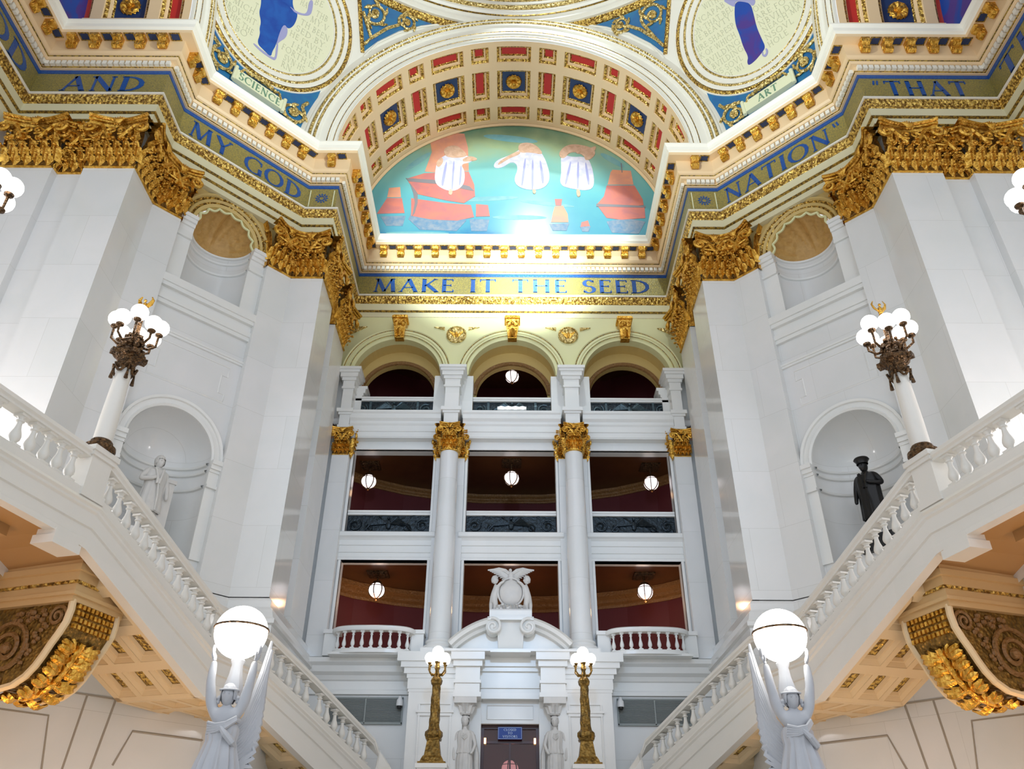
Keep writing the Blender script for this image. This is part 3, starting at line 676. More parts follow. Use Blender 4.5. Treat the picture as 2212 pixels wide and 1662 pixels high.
paint('painted_figure', 'pflesh', [[(955, 322), (980, 314), (1000, 328), (1008, 340), (980, 344), (958, 340)], [(1116, 312), (1140, 308), (1160, 318), (1172, 336), (1142, 330), (1118, 332)], [(1202, 334), (1216, 316), (1240, 311), (1280, 320), (1284, 336), (1262, 350), (1258, 334), (1230, 326), (1214, 346)], [(968, 410), (976, 412), (974, 424), (966, 422)], [(1148, 408), (1156, 412), (1154, 420), (1148, 418)], [(1242, 408), (1250, 410), (1252, 424), (1244, 426)]], .045)
def blob(cx, cy, rx, ry, a=0, n=14): return [(cx+rx*math.cos(t)*math.cos(a)-ry*math.sin(t)*math.sin(a), cy+rx*math.cos(t)*math.sin(a)+ry*math.sin(t)*math.cos(a)) for t in [2*PI*k/n for k in range(n)]]
paint('painted_figure', 'pflesh', [blob(985, 335, 7, 8), blob(1146, 322, 8, 8), blob(1246, 324, 7, 8), [(996, 345), (1014, 338), (1032, 346), (1014, 350), (998, 352)], [(952, 340), (938, 354), (944, 366), (956, 352)], [(1122, 334), (1096, 344), (1072, 360), (1074, 352), (1098, 336), (1120, 326)], [(1262, 336), (1280, 330), (1286, 316), (1276, 318), (1262, 326)]], .05)
paint('painted_fold', 'lilac', [[(960, 352), (964, 352), (958, 392), (954, 406), (950, 398)], [(976, 350), (980, 350), (976, 412), (972, 412)], [(992, 360), (995, 360), (994, 396), (988, 406)], [(1130, 344), (1134, 344), (1128, 400), (1122, 404)], [(1146, 346), (1150, 346), (1150, 410), (1145, 410)], [(1162, 346), (1166, 350), (1174, 390), (1168, 402)], [(1228, 350), (1232, 350), (1222, 398), (1216, 400)], [(1244, 350), (1248, 350), (1248, 408), (1243, 408)], [(1260, 352), (1264, 352), (1272, 396), (1267, 402)]], .055)
paint('painted_cloud', 'pcloud', [blob(900, 350, 34, 6, -.6), blob(1100, 300, 60, 7, .1), blob(1320, 345, 30, 6, .5), blob(1050, 430, 70, 5, -.05), blob(1180, 440, 60, 4, .1), blob(1120, 470, 60, 5, 0), blob(900, 505, 70, 3), blob(1290, 508, 80, 3)], .006)
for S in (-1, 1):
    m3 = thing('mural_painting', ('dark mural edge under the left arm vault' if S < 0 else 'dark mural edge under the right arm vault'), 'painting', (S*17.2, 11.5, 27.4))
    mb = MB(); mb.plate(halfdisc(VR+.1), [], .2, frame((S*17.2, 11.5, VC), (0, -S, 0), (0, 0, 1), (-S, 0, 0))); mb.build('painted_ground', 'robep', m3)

# ------------------------------------------------------------ pendentives (parts of a sphere) with roundels
SR, SZ = 16.0, 28.4
def sdir(az, el, S): return Vector((S*math.sin(rad(az))*math.cos(rad(el)), math.cos(rad(az))*math.cos(rad(el)), math.sin(rad(el))))
def smap(az, el, S, roll=0):
    c = sdir(az, el, S); r = Vector((math.cos(rad(az)), -S*math.sin(rad(az)), 0)); r = r if r.x > 0 else -r
    up = r.cross(c) if r.cross(c).z > 0 else -r.cross(c)
    r, up = r*math.cos(roll)+up*math.sin(roll), up*math.cos(roll)-r*math.sin(roll)
    return lambda u, v, h: Vector((0, 12, SZ))+(c*SR+r*u+up*v).normalized()*(SR-h)
# words as (text, start u, v, end u, v, cap top u, v) on the disc; painted shapes as outlines on the disc
ROW = {-1: [('T', -1.14, -0.57, -0.99, -0.55, -1.16, -0.27), ('MICH.', -2.06, -1.11, -0.9, -0.86, -2.07, -0.81), ('BROVGHT.', -2.39, -1.55, -0.69, -1.31, -2.4, -1.24), ('THIS.THE', -2.13, -1.85, -0.74, -1.87, -2.14, -1.54), ('BO', -1.54, -2.25, -0.95, -2.18, -1.55, -1.93), ('HA', 0.6, 1.15, 0.95, 1.2, 0.58, 1.44), ('BE', 1.17, 1.61, 1.59, 1.75, 1.15, 1.91), ('THB', 1.44, 1.16, 2.04, 1.23, 1.42, 1.46), ('MY.V', 1.32, 0.75, 2.24, 0.82, 1.3, 1.05), ('TH.BEEN.', 0.96, 0.3, 2.57, 0.38, 0.94, 0.6), ('SED.BY.', 0.88, -0.12, 2.52, -0.06, 0.86, 0.18), ('HE.FRVIT.', 0.73, -0.56, 2.5, -0.49, 0.71, -0.26), ('I.HAVE.', 1.0, -1.02, 2.45, -0.97, 0.99, -0.71), ('FORTH.IS', 0.63, -1.45, 2.32, -1.41, 0.62, -1.13), ('SVN.HS.', 0.89, -1.9, 2.04, -1.86, 0.88, -1.57), ('RN', 0.89, -2.31, 1.4, -2.28, 0.88, -1.98)],
 1: [('WITH', -1.65, 1.8, -0.89, 1.68, -1.67, 2.1), ('NCAPAB', -2.22, 1.33, -0.73, 1.28, -2.24, 1.63), ('ON.THAT.BEL', -2.57, 0.91, -0.48, 0.84, -2.59, 1.21), ('VE.BEAVTY.', -2.65, 0.52, -0.61, 0.52, -2.67, 0.82), ('HIRE.SHAPESP', -2.82, 0.04, -0.7, 0.04, -2.85, 0.35), ('RK.OF.WHICH', -2.87, -0.38, -0.81, -0.43, -2.89, -0.07), ('R.BVILDING', -2.82, -0.87, -0.75, -0.87, -2.85, -0.55), ('R.BVILDING', -2.64, -1.28, -0.73, -1.29, -2.67, -0.96), ('NS.SOVL', -2.32, -1.72, -0.91, -1.72, -2.35, -1.4), ('OF.WI', -1.92, -2.14, -0.99, -2.19, -1.95, -1.81), ('OWE', 0.33, 0.04, 1.08, -0.14, 0.32, 0.34), ('ARE.FO', 0.28, -0.37, 1.73, -0.65, 0.26, -0.08), ('NBVILDIN', 0.3, -0.79, 2.29, -1.14, 0.28, -0.48), ('NEACH.MA', 0.36, -1.19, 2.28, -1.44, 0.33, -0.89), ('NSOVL', 0.34, -1.62, 1.72, -1.79, 0.32, -1.31), ('HOLE', 0.34, -2.06, 1.33, -2.11, 0.31, -1.75)]}
FIG = {-1: [[(-1.06, 0.17), (-0.91, -0.2), (-0.86, -0.59), (-0.61, -0.92), (-0.57, -1.28), (-0.45, -1.49), (-0.43, -2.04), (-0.05, -2.12), (0.36, -2.21), (0.32, -1.88), (0.37, -1.51), (0.3, -0.84), (0.31, -0.23), (0.58, -0.33), (0.74, -0.04), (0.76, 0.34), (0.69, 0.68), (0.5, 0.71), (0.31, 0.9), (0.16, 1.32), (-0.36, 1.73), (-1.27, 0.91)], [(0.31, -0.23), (0.58, -0.33), (0.66, -0.78), (0.44, -1.21), (0.38, -1.54), (0.3, -0.84)], [(-0.58, -2.22), (-0.13, -2.31), (0.39, -2.29), (0.61, -2.23), (0.57, -1.83), (0.43, -1.29), (0.38, -1.5), (0.54, -2.1), (0.39, -2.19), (-0.17, -2.2), (-0.54, -2.14)], [(-0.11, 0.78), (0.39, 0.7), (0.77, 0.76), (1.08, 0.97), (0.9, 1.63), (1.07, 1.76), (1.22, 1.29), (1.23, 0.97), (0.83, 0.69), (0.44, 0.6), (0.07, 0.62)]],
 1: [[(-0.24, 1.15), (-0.49, 0.66), (-0.65, 0.08), (-0.65, -0.48), (-0.71, -1.14), (-0.65, -1.77), (-0.79, -1.98), (-0.79, -2.22), (-0.43, -2.19), (-0.04, -2.03), (0.2, -1.9), (0.17, -1.32), (0.16, -0.67), (0.28, 0.09), (0.33, 0.55), (0.07, 0.88)], [(-0.73, 1.63), (-0.56, 1.26), (-0.42, 1.0), (-0.32, 0.94), (-0.24, 1.17), (0.07, 0.88), (0.33, 0.55), (0.32, 0.44), (0.43, 0.35), (0.6, 0.51), (0.49, 0.84), (-0.15, 1.38)], [(-0.04, -2.03), (-0.07, -2.24), (0.05, -2.39), (0.21, -2.28), (0.26, -2.08), (0.17, -1.92), (0.15, -2.19), (0.03, -2.25), (-0.01, -2.17), (0.04, -2.01)]]}
for S in (-1, 1):
    side = 'left' if S < 0 else 'right'; word = 'SCIENCE' if S < 0 else 'ART'
    pd = thing('pendentive', 'blue and gilt pendentive with round painting and %s scroll sign, upper %s' % (word, side), 'pendentive', (S*11, 22.5, 27.4))
    # curved shell of white plaster between the arches
    mb = MB(); rows = []
    for i in range(41):
        z = 27.4+i*(37.35-27.4)/40; rr = math.sqrt(SR**2-(z-SZ)**2); y = 12.75; a0 = math.degrees(math.acos(min(1, y/rr))); q = []
        for j in range(33):
            a = a0+(90-2*a0)*j/32; q.append(Vector((S*rr*math.sin(rad(a)), 12+rr*math.cos(rad(a)), z)))
        rows.append(q)
    mb.grid(rows); mb.build('plaster_shell', 'white', pd, smooth=True)
    # blue field: spherical triangle patches (az, el polygons)
    def patch(name, m_, pts, h, sub=10):
        mb = MB(); c = (sum(p[0] for p in pts)/len(pts), sum(p[1] for p in pts)/len(pts)); rows = []
        for k in range(sub+1):
            t = k/sub; rows.append([Vector((0, 12, SZ))+sdir(c[0]+(p[0]-c[0])*t, c[1]+(p[1]-c[1])*t, S)*(SR-h) for p in pts])
        mb.grid(rows, cv=True); return mb.build(name, m_, pd)
    def circ(r, t0, t1, n):
        f = smap(46.5, 21.5, S); out = []
        for i in range(n+1):
            a = rad(t0+(t1-t0)*i/n); p = f(SR*math.tan(rad(r))*math.cos(a), SR*math.tan(rad(r))*math.sin(a), 0)-Vector((0, 12, SZ))
            out.append((math.degrees(math.atan2(S*p.x, p.y)), math.degrees(math.asin(p.z/SR))))
        return out
    lo = circ(13.1, 200, 340, 26) if S < 0 else circ(13.1, 340, 200, 26)
    lo.sort(key=lambda p: -p[0])
    edge = [(56.6, 12.0), (55.3, 6), (54.8, 2.5), (36.6, 2.0), (35.6, 6), (35.4, 10.4)]
    mb = MB(); n = len(lo); rows = [[], []]
    for i, p in enumerate(lo):
        if not (35.3 < p[0] < 57): continue
        rows[0].append(p); rows[1].append((p[0]+(46-p[0])*.10, 2.2))
    g = []
    for k in range(9): g.append([Vector((0, 12, SZ))+sdir(a[0]+(b[0]-a[0])*k/8, a[1]+(b[1]-a[1])*k/8, S)*(SR-.03) for a, b in zip(rows[0], rows[1])])
    mb.grid(g); mb.build('blue_field', 'blue', pd)
    patch('blue_field', 'blue', [(30.4, 24.0), (32.2, 28.5), (34.4, 33.2), (28, 35.0), (21.5, 35.3), (15.8, 34.6), (20.3, 33.0), (24.6, 30.6), (28.2, 27.2)], .03)
    patch('blue_field', 'blue', [(59.6, 24.0), (61, 26.4), (64, 29.4), (68, 32), (72, 34.0), (66, 35.4), (60.2, 34.0)], .03)
    def tubes(name, pts_list, r, m_, n=6, h=.05):
        mb = MB()
        for pts in pts_list: mb.tube([Vector((0, 12, SZ))+sdir(a, e, S)*(SR-h) for a, e in pts], r, n)
        return mb.build(name, m_, pd)
    tubes('gilt_border', [[(30.4, 24.0), (32.2, 28.5), (34.4, 33.2)], [(34.4, 33.2), (30, 34.7), (21.5, 35.4), (15.8, 34.7)]], .10, 'orn')
    tubes('white_border', [[(30.0, 23.4), (28.2, 26.8), (24.6, 30.2), (20.3, 32.7), (15.4, 34.5)]], .05, 'white')
    # roundel
    f = smap(46.5, 21.5, S); K = SR*math.tan(rad(1))
    rd = MB(); n = 64
    rd.use('skin'); rd.grid([[f(K*9.8*t*math.cos(2*PI*i/n), K*9.8*t*math.sin(2*PI*i/n), .06) for i in range(n)] for t in [k/8 for k in range(9)]], cv=True)
    disc = rd.build('roundel_disc', None, pd)
    def rring(name, prof, m_):
        mb = MB(); mb.grid([[f(K*r*math.cos(2*PI*i/n), K*r*math.sin(2*PI*i/n), h) for i in range(n)] for r, h in prof], cv=True); mb.build(name, m_, pd)
    rring('roundel_ring', [(9.7, .06), (9.8, .10), (9.95, .10)], 'white')
    rring('roundel_bead', [(9.95, .09), (10.1, .14), (10.3, .09)], 'orng')
    rring('roundel_ring', [(10.3, .09), (10.35, .12), (11.2, .14), (11.3, .11)], 'white')
    rring('roundel_bead', [(11.3, .10), (11.5, .15), (11.75, .10)], 'orng')
    rring('roundel_ring', [(11.75, .10), (12.3, .12), (12.5, .10)], 'white')
    rring('roundel_bead', [(12.5, .08), (12.85, .16), (13.2, .06)], 'orn')
    rring('roundel_ring', [(13.2, .06), (13.4, .07), (13.5, 0)], 'white')
    # painted figure and lettering in the roundel
    mb = MB(); mb.poly(smooth2(FIG[S][0]), f, .06, .075); mb.build('painted_robe', 'robe' if S < 0 else 'robep', pd)
    for P in FIG[S][1:]: mb = MB(); mb.poly(smooth2(P), f, .06, .085); mb.build('painted_scarf', 'lilac', pd)
    mb = MB()
    for s_, u0, v0, u1, v1, u2, v2 in ROW[S]:
        wd = text_width(s_, .12); ex, ey, tx, ty = (u1-u0)/wd, (v1-v0)/wd, u2-u0, v2-v0
        write(mb, s_, (lambda u, v, h: f(u0+ex*u+tx*v, v0+ey*u+ty*v, h)), 0, 0, 1, 1, .12, .45, .06, .075)
    mb.build('roundel_lettering', 'ink', pd)
    # cartouche sign
    fq = smap(45.4, 5.7, S); fc = planemap(fq(0, 0, .1), fq(1, 0, .1)-fq(-1, 0, .1), fq(0, 1, .1)-fq(0, -1, .1), fq(0, 0, 1)-fq(0, 0, 0)); mb = MB(); mb.poly([(-1.15, -.28), (1.15, -.28), (1.15, .28), (-1.15, .28)], fc, -.1, .22)
    for e in (-1, 1): mb.tube([fc(e*1.2, -.38, .2), fc(e*1.2, .38, .2)], .09, 8)
    mb.build('name_scroll', 'mgreen', pd)
    mb = MB(); wl = text_width(word, .14)*.38; k = min(1.0, 2.0/wl); write(mb, word, fc, -wl*k/2, -.19, .38, k, .14, 1.2, .22, .235); mb.build('name_lettering', 'mink', pd)
    mb = MB()
    for k in range(-4, 5): mb.ball(fc(k*.16, .42+.12*math.cos(k*.35), .2), .13-.008*abs(k), 8)
    for e in (-1, 1): mb.tube([fc(e*(.7+.3*t), .42-.25*t+.2*math.sin(t*3), .2) for t in (0, .3, .6, 1)], .06, 6)
    mb.build('scroll_crest', 'orng', pd)
    # gilt scrollwork
    def scroll(mb, c, r, d, a0, stem):
        f = smap(c[0], c[1], S); P = spiral((0, 0), r, 1.6, a0, d, 26, .15); T = [f(x, y, .10) for x, y in P]
        if stem: T = [Vector((0, 12, SZ))+sdir(a, e, S)*(SR-.08) for a, e in stem]+T
        mb.tube(T, [.09*(1-.5*i/len(T)) for i in range(len(T))], 6)
        rosette(mb, frame(f(0, 0, .08), f(1, 0, 0)-f(0, 0, 0), f(0, 1, 0)-f(0, 0, 0), f(0, 0, 1)-f(0, 0, 0)), r*.33, 6, .12)
        for i in range(2, 20, 3):
            x, y = P[i]; a = math.atan2(y, x); rr = math.hypot(x, y)
            rows = []
            for t, wd in ((0, .06), (.35, .13), (.7, .11), (1, .02)):
                q = (rr+.36*t*r*1.2); b = a+d*.5*t; cx, cy = q*math.cos(b), q*math.sin(b); tx, ty = -math.sin(b), math.cos(b)
                rows.append([f(cx+tx*wd*s, cy+ty*wd*s, .08+.06*math.sin(t*3)+(.05 if s == 0 else 0)) for s in (-1, 0, 1)])
            mb.grid(rows)
    sg = 1 if S < 0 else -1
    for c, r, d, a0, st in (((51.9, 7.0), .62, sg, 2.2, [(55.6, 10.5), (54.6, 9.5)]), ((39.2, 6.1), .62, -sg, .9, [(37.2, 9.5), (37.8, 8.5)]), ((30.2, 31.7), .62, sg, 3.5, [(30.6, 25.5), (29.6, 27.2)]), ((23.3, 32.4), .45, -sg, 3.0, [(29.6, 27.2), (27, 30.2), (25, 31.5)]), ((63, 31.5), .5, sg, 0, None)):
        mb = MB(); scroll(mb, c, r, d, a0, st); mb.build('gilt_scroll', 'orng', pd)

# ------------------------------------------------------------ dome ring and dome
dm = thing('dome_ring', 'white and gilt moulded ring of the dome, cut by the top of the picture', 'dome', (0, 12, 37.3))
def dring(name, prof, m_):
    mb = MB(); mb.lathe(prof, c=(0, 12, 0), n=120); mb.build(name, m_, dm, smooth=True)
dring('ring_ornament', [(13.35, 37.3), (13.15, 37.28), (13.0, 37.40), (12.95, 37.5)], 'orn')
dring('ring_moulding', [(12.95, 37.5), (12.8, 37.44), (12.78, 37.52), (12.62, 37.56), (12.60, 37.7), (12.48, 37.74)], 'white')
dring('ring_ornament', [(12.48, 37.74), (12.44, 37.74), (12.42, 37.8)], 'goldline')
dring('ring_moulding', [(12.42, 37.8), (12.38, 37.86), (12.30, 37.9), (12.28, 38.0)], 'white')
dring('ring_ornament', [(12.28, 38.0), (12.20, 38.0), (12.14, 38.08), (12.12, 38.14)], 'orng')
dring('ring_moulding', [(12.12, 38.14), (12.06, 38.14), (12.04, 38.3)], 'white')
dring('ring_ornament', [(12.04, 38.3), (11.96, 38.32), (11.94, 38.42)], 'orng')
dring('drum_field', [(11.94, 38.42), (12.1, 38.45), (12.1, 40.0)], 'blue')
dring('drum_wall', [(12.1, 40.0), (12.0, 44), (11.9, 48), (11.0, 52), (8, 56), (3, 58), (0, 58.3)], 'ivory')
mb = MB(); mb.box(-14, 14, 24.66, 24.9, 36.9, 38.6); 
wl = struct('wall_above_arch'); 
mb = MB(); F = frame((0, 24.95, VC), (1, 0, 0), (0, 0, 1), (0, -1, 0))
mb.plate([(-13, -1), (-8.2, -1)]+[(8.2*math.cos(PI-PI*i/40), 8.2*math.sin(PI*i/40)) for i in range(41)]+[(8.2, -1), (13, -1), (13, 10.4), (-13, 10.4)], [], .1, F)
mb.build('wall_panel', 'white', wl)

# ------------------------------------------------------------ the three-bay front
FY = 30.3
ff = struct('wall_front')
F = frame((0, FY, 0), (1, 0, 0), (0, 0, 1), (0, -1, 0))
BX = [(-6.62, -3.26), (-1.83, 1.83), (3.26, 6.62)]
holes = [[(a, 7.2), (b, 7.2), (b, 11.2), (a, 11.2)] for a, b in BX]+[[(a, 12.34), (b, 12.34), (b, 16.06), (a, 16.06)] for a, b in BX]
mb = MB(); mb.plate([(-7.8, 6.9), (7.8, 6.9), (7.8, 16.6), (-7.8, 16.6)], holes, .5, F); mb.build('window_wall', 'marble2', ff)
AC = [-5.15, 0, 5.15]
ah = []
for c in AC: ah.append([(c-1.72, 17.72), (c+1.72, 17.72), (c+1.72, 19.75)]+arc(c, 19.75, 1.95, 0, 180, 26)+[(c-1.72, 19.75)])
F2 = frame((0, FY-.1, 0), (1, 0, 0), (0, 0, 1), (0, -1, 0))
mb = MB(); mb.plate([(-7.8, 19.75)]+[q for c in AC for q in arc(c, 19.75, 1.95, 180, 0, 26)]+[(7.8, 19.75), (7.8, 23.0), (-7.8, 23.0)], [], .35, F2) ; mb.build('arcade_wall', 'cream', ff)
mb = MB()
for a, b in ((-7.8, -6.87), (-3.43, -1.72), (1.72, 3.43), (6.87, 7.8)): mb.box(a, b, FY-.1, FY+.6, 17.6, 19.75)
mb.build('arcade_pier', 'marble2', ff)
# inner ochre arches
mb = MB(); F3 = frame((0, FY+.9, 0), (1, 0, 0), (0, 0, 1), (0, -1, 0))
mb.plate([(-7.8, 17.7)]+[q for c in AC for q in [(c-1.62, 17.7)]+arc(c, 19.35, 1.62, 180, 0, 24)+[(c+1.62, 17.7)]]+[(7.8, 17.7), (7.8, 23.0), (-7.8, 23.0)], [], .3, F3)
for c in AC:
    for y, r, z in ((FY+.25, 1.95, 19.75),):
        mb.lathe([(r, 0), (r, -.66)], n=26, a0=0, a1=PI, F=frame((c, y, z), (1, 0, 0), (0, 0, 1), (0, -1, 0)))
mb.build('inner_arcade', 'ochre', ff)
mb = MB()
for c in AC: mb.lathe([(1.62, 0), (1.66, .08), (1.8, .08), (1.84, 0)], n=26, a0=0, a1=PI, F=frame((c, FY+.9, 19.35), (1, 0, 0), (0, 0, 1), (0, -1, 0)))
mb.build('inner_arch_mould', 'ocher2', ff)
# archivolts, keystones, medallions, triangles
for c in AC:
    A = frame((c, FY-.1, 19.75), (1, 0, 0), (0, 0, 1), (0, -1, 0)); mb = MB(); mb.use('cream')
    mb.lathe([(1.95, -.1), (1.95, .08), (2.08, .10), (2.1, .16), (2.22, .16), (2.24, .2), (2.34, .2)], n=36, a0=0, a1=PI, F=A)
    mb.lathe([(2.38, .2), (2.42, .24), (2.45, .24), (2.46, 0)], n=36, a0=0, a1=PI, F=A); mb.use('goldline')
    mb.lathe([(2.10, .155), (2.12, .185), (2.14, .155)], n=36, a0=0, a1=PI, F=A); mb.lathe([(2.34, .2), (2.36, .22), (2.38, .2)], n=36, a0=0, a1=PI, F=A)
    mb.build('arch_moulding', None, ff)
    where = {AC[0]: 'left', 0: 'middle', AC[2]: 'right'}[c]
    ks = thing('keystone', 'gilded scroll keystone on the %s of the three arches' % where, 'keystone', (c, FY-.2, 21.7), 'gilded keystones over the three arches')
    mb = MB(); mb.hexa([(c-.20, FY-.42, 21.62), (c+.20, FY-.42, 21.62), (c+.20, FY-.1, 21.62), (c-.20, FY-.1, 21.62), (c-.30, FY-.62, 22.55), (c+.30, FY-.62, 22.55), (c+.30, FY-.1, 22.55), (c-.30, FY-.1, 22.55)])
    mb.build('block', 'gold', ks)
    mb = MB()
    for e in (-1, 1):
        mb.tube([(c+e*x, FY-.66+.02*i, z) for i, (x, z) in enumerate(spiral((.14, 22.3), .14, 1.3, 1.5, -1, 12))], .035, 5); mb.tube([(c+e*.2, FY-.5, 22.1), (c+e*.15, FY-.48, 21.9), (c+e*.17, FY-.46, 21.7)], .04, 5)
    mb.ball((c, FY-.62, 22.32), .09, 8); leaf(mb, lambda a, o, z: Vector((c+a, FY-.48-o, z)), 0, 21.66, .3, .4, .12)
    mb.build('scroll', 'gold', ks)
    mb = MB(); mb.box(c-.36, c+.36, FY-.72, FY-.05, 22.55, 22.66); mb.box(c-.32, c+.32, FY-.66, FY-.05, 22.66, 22.74); mb.build('cap', 'gold', ks)
for i, c in enumerate((-2.57, 2.57)):
    md = thing('medallion', 'round gilt relief medallion between the middle and %s arches' % ('left', 'right')[i], 'medallion', (c, FY-.1, 22.0), 'gilt medallions between the arches')
    A = frame((c, FY-.1, 22.0), (1, 0, 0), (0, 0, 1), (0, -1, 0)); mb = MB(); mb.lathe([(.46, 0), (.46, .08), (.40, .12), (.37, .06), (0, .06)], n=28, F=A); mb.build('disc', 'orng', md)
    mb = MB(); mb.ball(A @ Vector((0, -.02, .08)), .10, 8, (.8, .6, 1.6))
    for e in (-1, 1): mb.grid([[A @ Vector((e*(.05+t*.26), -.08+t*.26+s, .08)) for s in (-.08-.06*(1-t), .10*(1-t)+.02)] for t in (0, .3, .6, 1)])
    mb.build('relief_eagle', 'gold', md)
mb = MB(); pm = planemap((0, FY-.1, 0), (1, 0, 0), (0, 0, 1), (0, -1, 0))
for c in (-2.57, 2.57):
    for e in (-1, 1): mb.poly([(c+e*.55, 22.25), (c+e*1.05, 22.42), (c+e*.55, 22.42)][::e], pm, 0, .06)
for e in (-1, 1): mb.poly([(e*7.4, 22.0), (e*7.4, 22.42), (e*6.7, 22.42)][::e], pm, 0, .06)
mb.build('gilt_triangle', 'orng', ff)
# belt courses and beams between the columns
def course(z0, z1, steps, y, m='marble2', xs=BX, ext=.25):
    mb = MB()
    for a, b in xs:
        P = [(a-ext, y), (b+ext, y)]; pr = [(-.3, z0)]+steps+[(-.3, z1)]; sweep(mb, P, pr, True)
    return mb.build('belt_course', m, ff)
course(11.2, 12.34, [(.05, 11.2), (.05, 11.30), (.0, 11.34), (0, 11.50), (.04, 11.52), (.04, 11.78), (.08, 11.80), (.08, 12.0), (.14, 12.08), (.22, 12.14), (.22, 12.3), (.16, 12.34)], FY-.02)
course(16.5, 17.72, [(.1, 16.5), (.1, 16.72), (.14, 16.74), (.14, 17.0), (.2, 17.08), (.2, 17.2), (.3, 17.3), (.3, 17.5), (.36, 17.56), (.36, 17.66), (.2, 17.72)], FY-.28)
mb = MB(); mb.box(-7.4, 7.4, FY-.36, FY+.2, 16.45, 16.55); mb.build('beam_soffit', 'marble2', ff)
# frames round the openings
mb = MB()
for a, b in BX:
    for z0, z1 in ((7.2, 11.2), (12.34, 16.06)):
        for x0, x1, u0, u1 in ((a-.10, a, z0, z1+.1), (b, b+.10, z0, z1+.1), (a, b, z1, z1+.1)): mb.box(x0, x1, FY-.06, FY+.1, u0, u1)
mb.build('opening_frame', 'marble2', ff)
# rails and bronze relief panels (six)
RN = ('left', 'middle', 'right')
def eagle_relief(mb, cx, cz, y, s):
    mb.ball((cx, y, cz), .13*s, 8, (.8, .5, 1.5)); mb.ball((cx, y-.03, cz+.24*s), .06*s, 6)
    for e in (-1, 1):
        for k in range(7):
            mb.tube([(cx+e*.08*s, y, cz+.05*s), (cx+e*(.3+.06*k)*s, y-.03, cz+(.28-.05*k)*s), (cx+e*(.36+.09*k)*s, y, cz+(.30-.10*k)*s)], [.05*s, .04*s, .015*s], 5)
for i, (a, b) in enumerate(BX):
    for z0, z1, lv, yy in ((12.34, 13.17, 'middle', FY+.22), (17.72, 18.5, 'top', FY+.1)):
        if lv == 'top': a, b = AC[i]-1.72, AC[i]+1.72
        rp = thing('balcony_railing', 'dark bronze relief panel under a white rail, %s bay of the %s storey' % (RN[i], 'second' if lv == 'middle' else 'top arched'), 'railing', ((a+b)/2, yy, z0), 'bronze balcony railings')
        mb = MB(); mb.box(a+.02, b-.02, yy, yy+.08, z0, z1); mb.build('panel', 'iron', rp)
        mb = MB(); eagle_relief(mb, (a+b)/2, (z0+z1)/2+.02, yy-.03, 1.1)
        for e in (-1, 1):
            for q in (.3, .42): mb.box((a+b)/2+e*(b-a)*q-.05, (a+b)/2+e*(b-a)*q+.05, yy-.04, yy, z0, z1) if q == .3 else None
            mb.tube([(x, yy-.02, z) for x, z in spiral(((a+b)/2+e*(b-a)*.40, (z0+z1)/2), .26, 1.6, 1, e, 18)], .04, 5)
            mb.tube([(x, yy-.02, z) for x, z in spiral(((a+b)/2+e*(b-a)*.22, (z0+z1)/2-.12), .18, 1.4, 2, -e, 14)], .03, 5)
        mb.build('relief', 'iron2' if lv == 'top' else 'iron', rp)
        mb = MB(); mb.box(a+.01, b-.01, yy-.10, yy+.14, z1, z1+.10); mb.box(a+.01, b-.01, yy-.14, yy+.18, z1+.10, z1+.18); mb.build('rail', 'marble2', rp)
# small square piers over the columns
for i, x in enumerate((-7.1, -2.57, 2.57, 7.1)):
    w = .78 if abs(x) < 3 else .62; y = FY-.95 if abs(x) < 3 else FY-.75
    pz = thing('impost_pier', 'white stepped impost pier %s' % ('at the left wall under the arches', 'between left and middle arches', 'between middle and right arches', 'at the right wall under the arches')[i], 'pier', (x, FY-.4, 16.83), 'stepped piers that carry the three arches')
    mb = MB()
    for z0, z1, e in ((16.83, 16.95, -.05), (16.95, 17.45, -.09), (17.45, 17.55, -.03), (17.55, 17.72, .04), (17.72, 18.75, -.09), (18.75, 18.85, -.03), (18.85, 19.15, -.06), (19.15, 19.3, .0), (19.3, 19.5, .07), (19.5, 19.62, .14), (19.62, 19.75, .2)):
        mb.box(x-w/2-e, x+w/2+e, y+.1-e, FY+.3, z0, z1)
    mb.build('front_block', 'marble2', pz)
    mb = MB()
    for z0, z1, e in ((17.72, 18.75, 0), (18.75, 18.9, .05), (18.9, 19.1, .12), (19.1, 19.25, .2)):
        mb.box(max(-7.6, x-w/2-.20-e), min(7.6, x+w/2+.20+e), FY+.0, FY+.75, z0, z1)
    mb.build('side_block', 'marble2', pz)
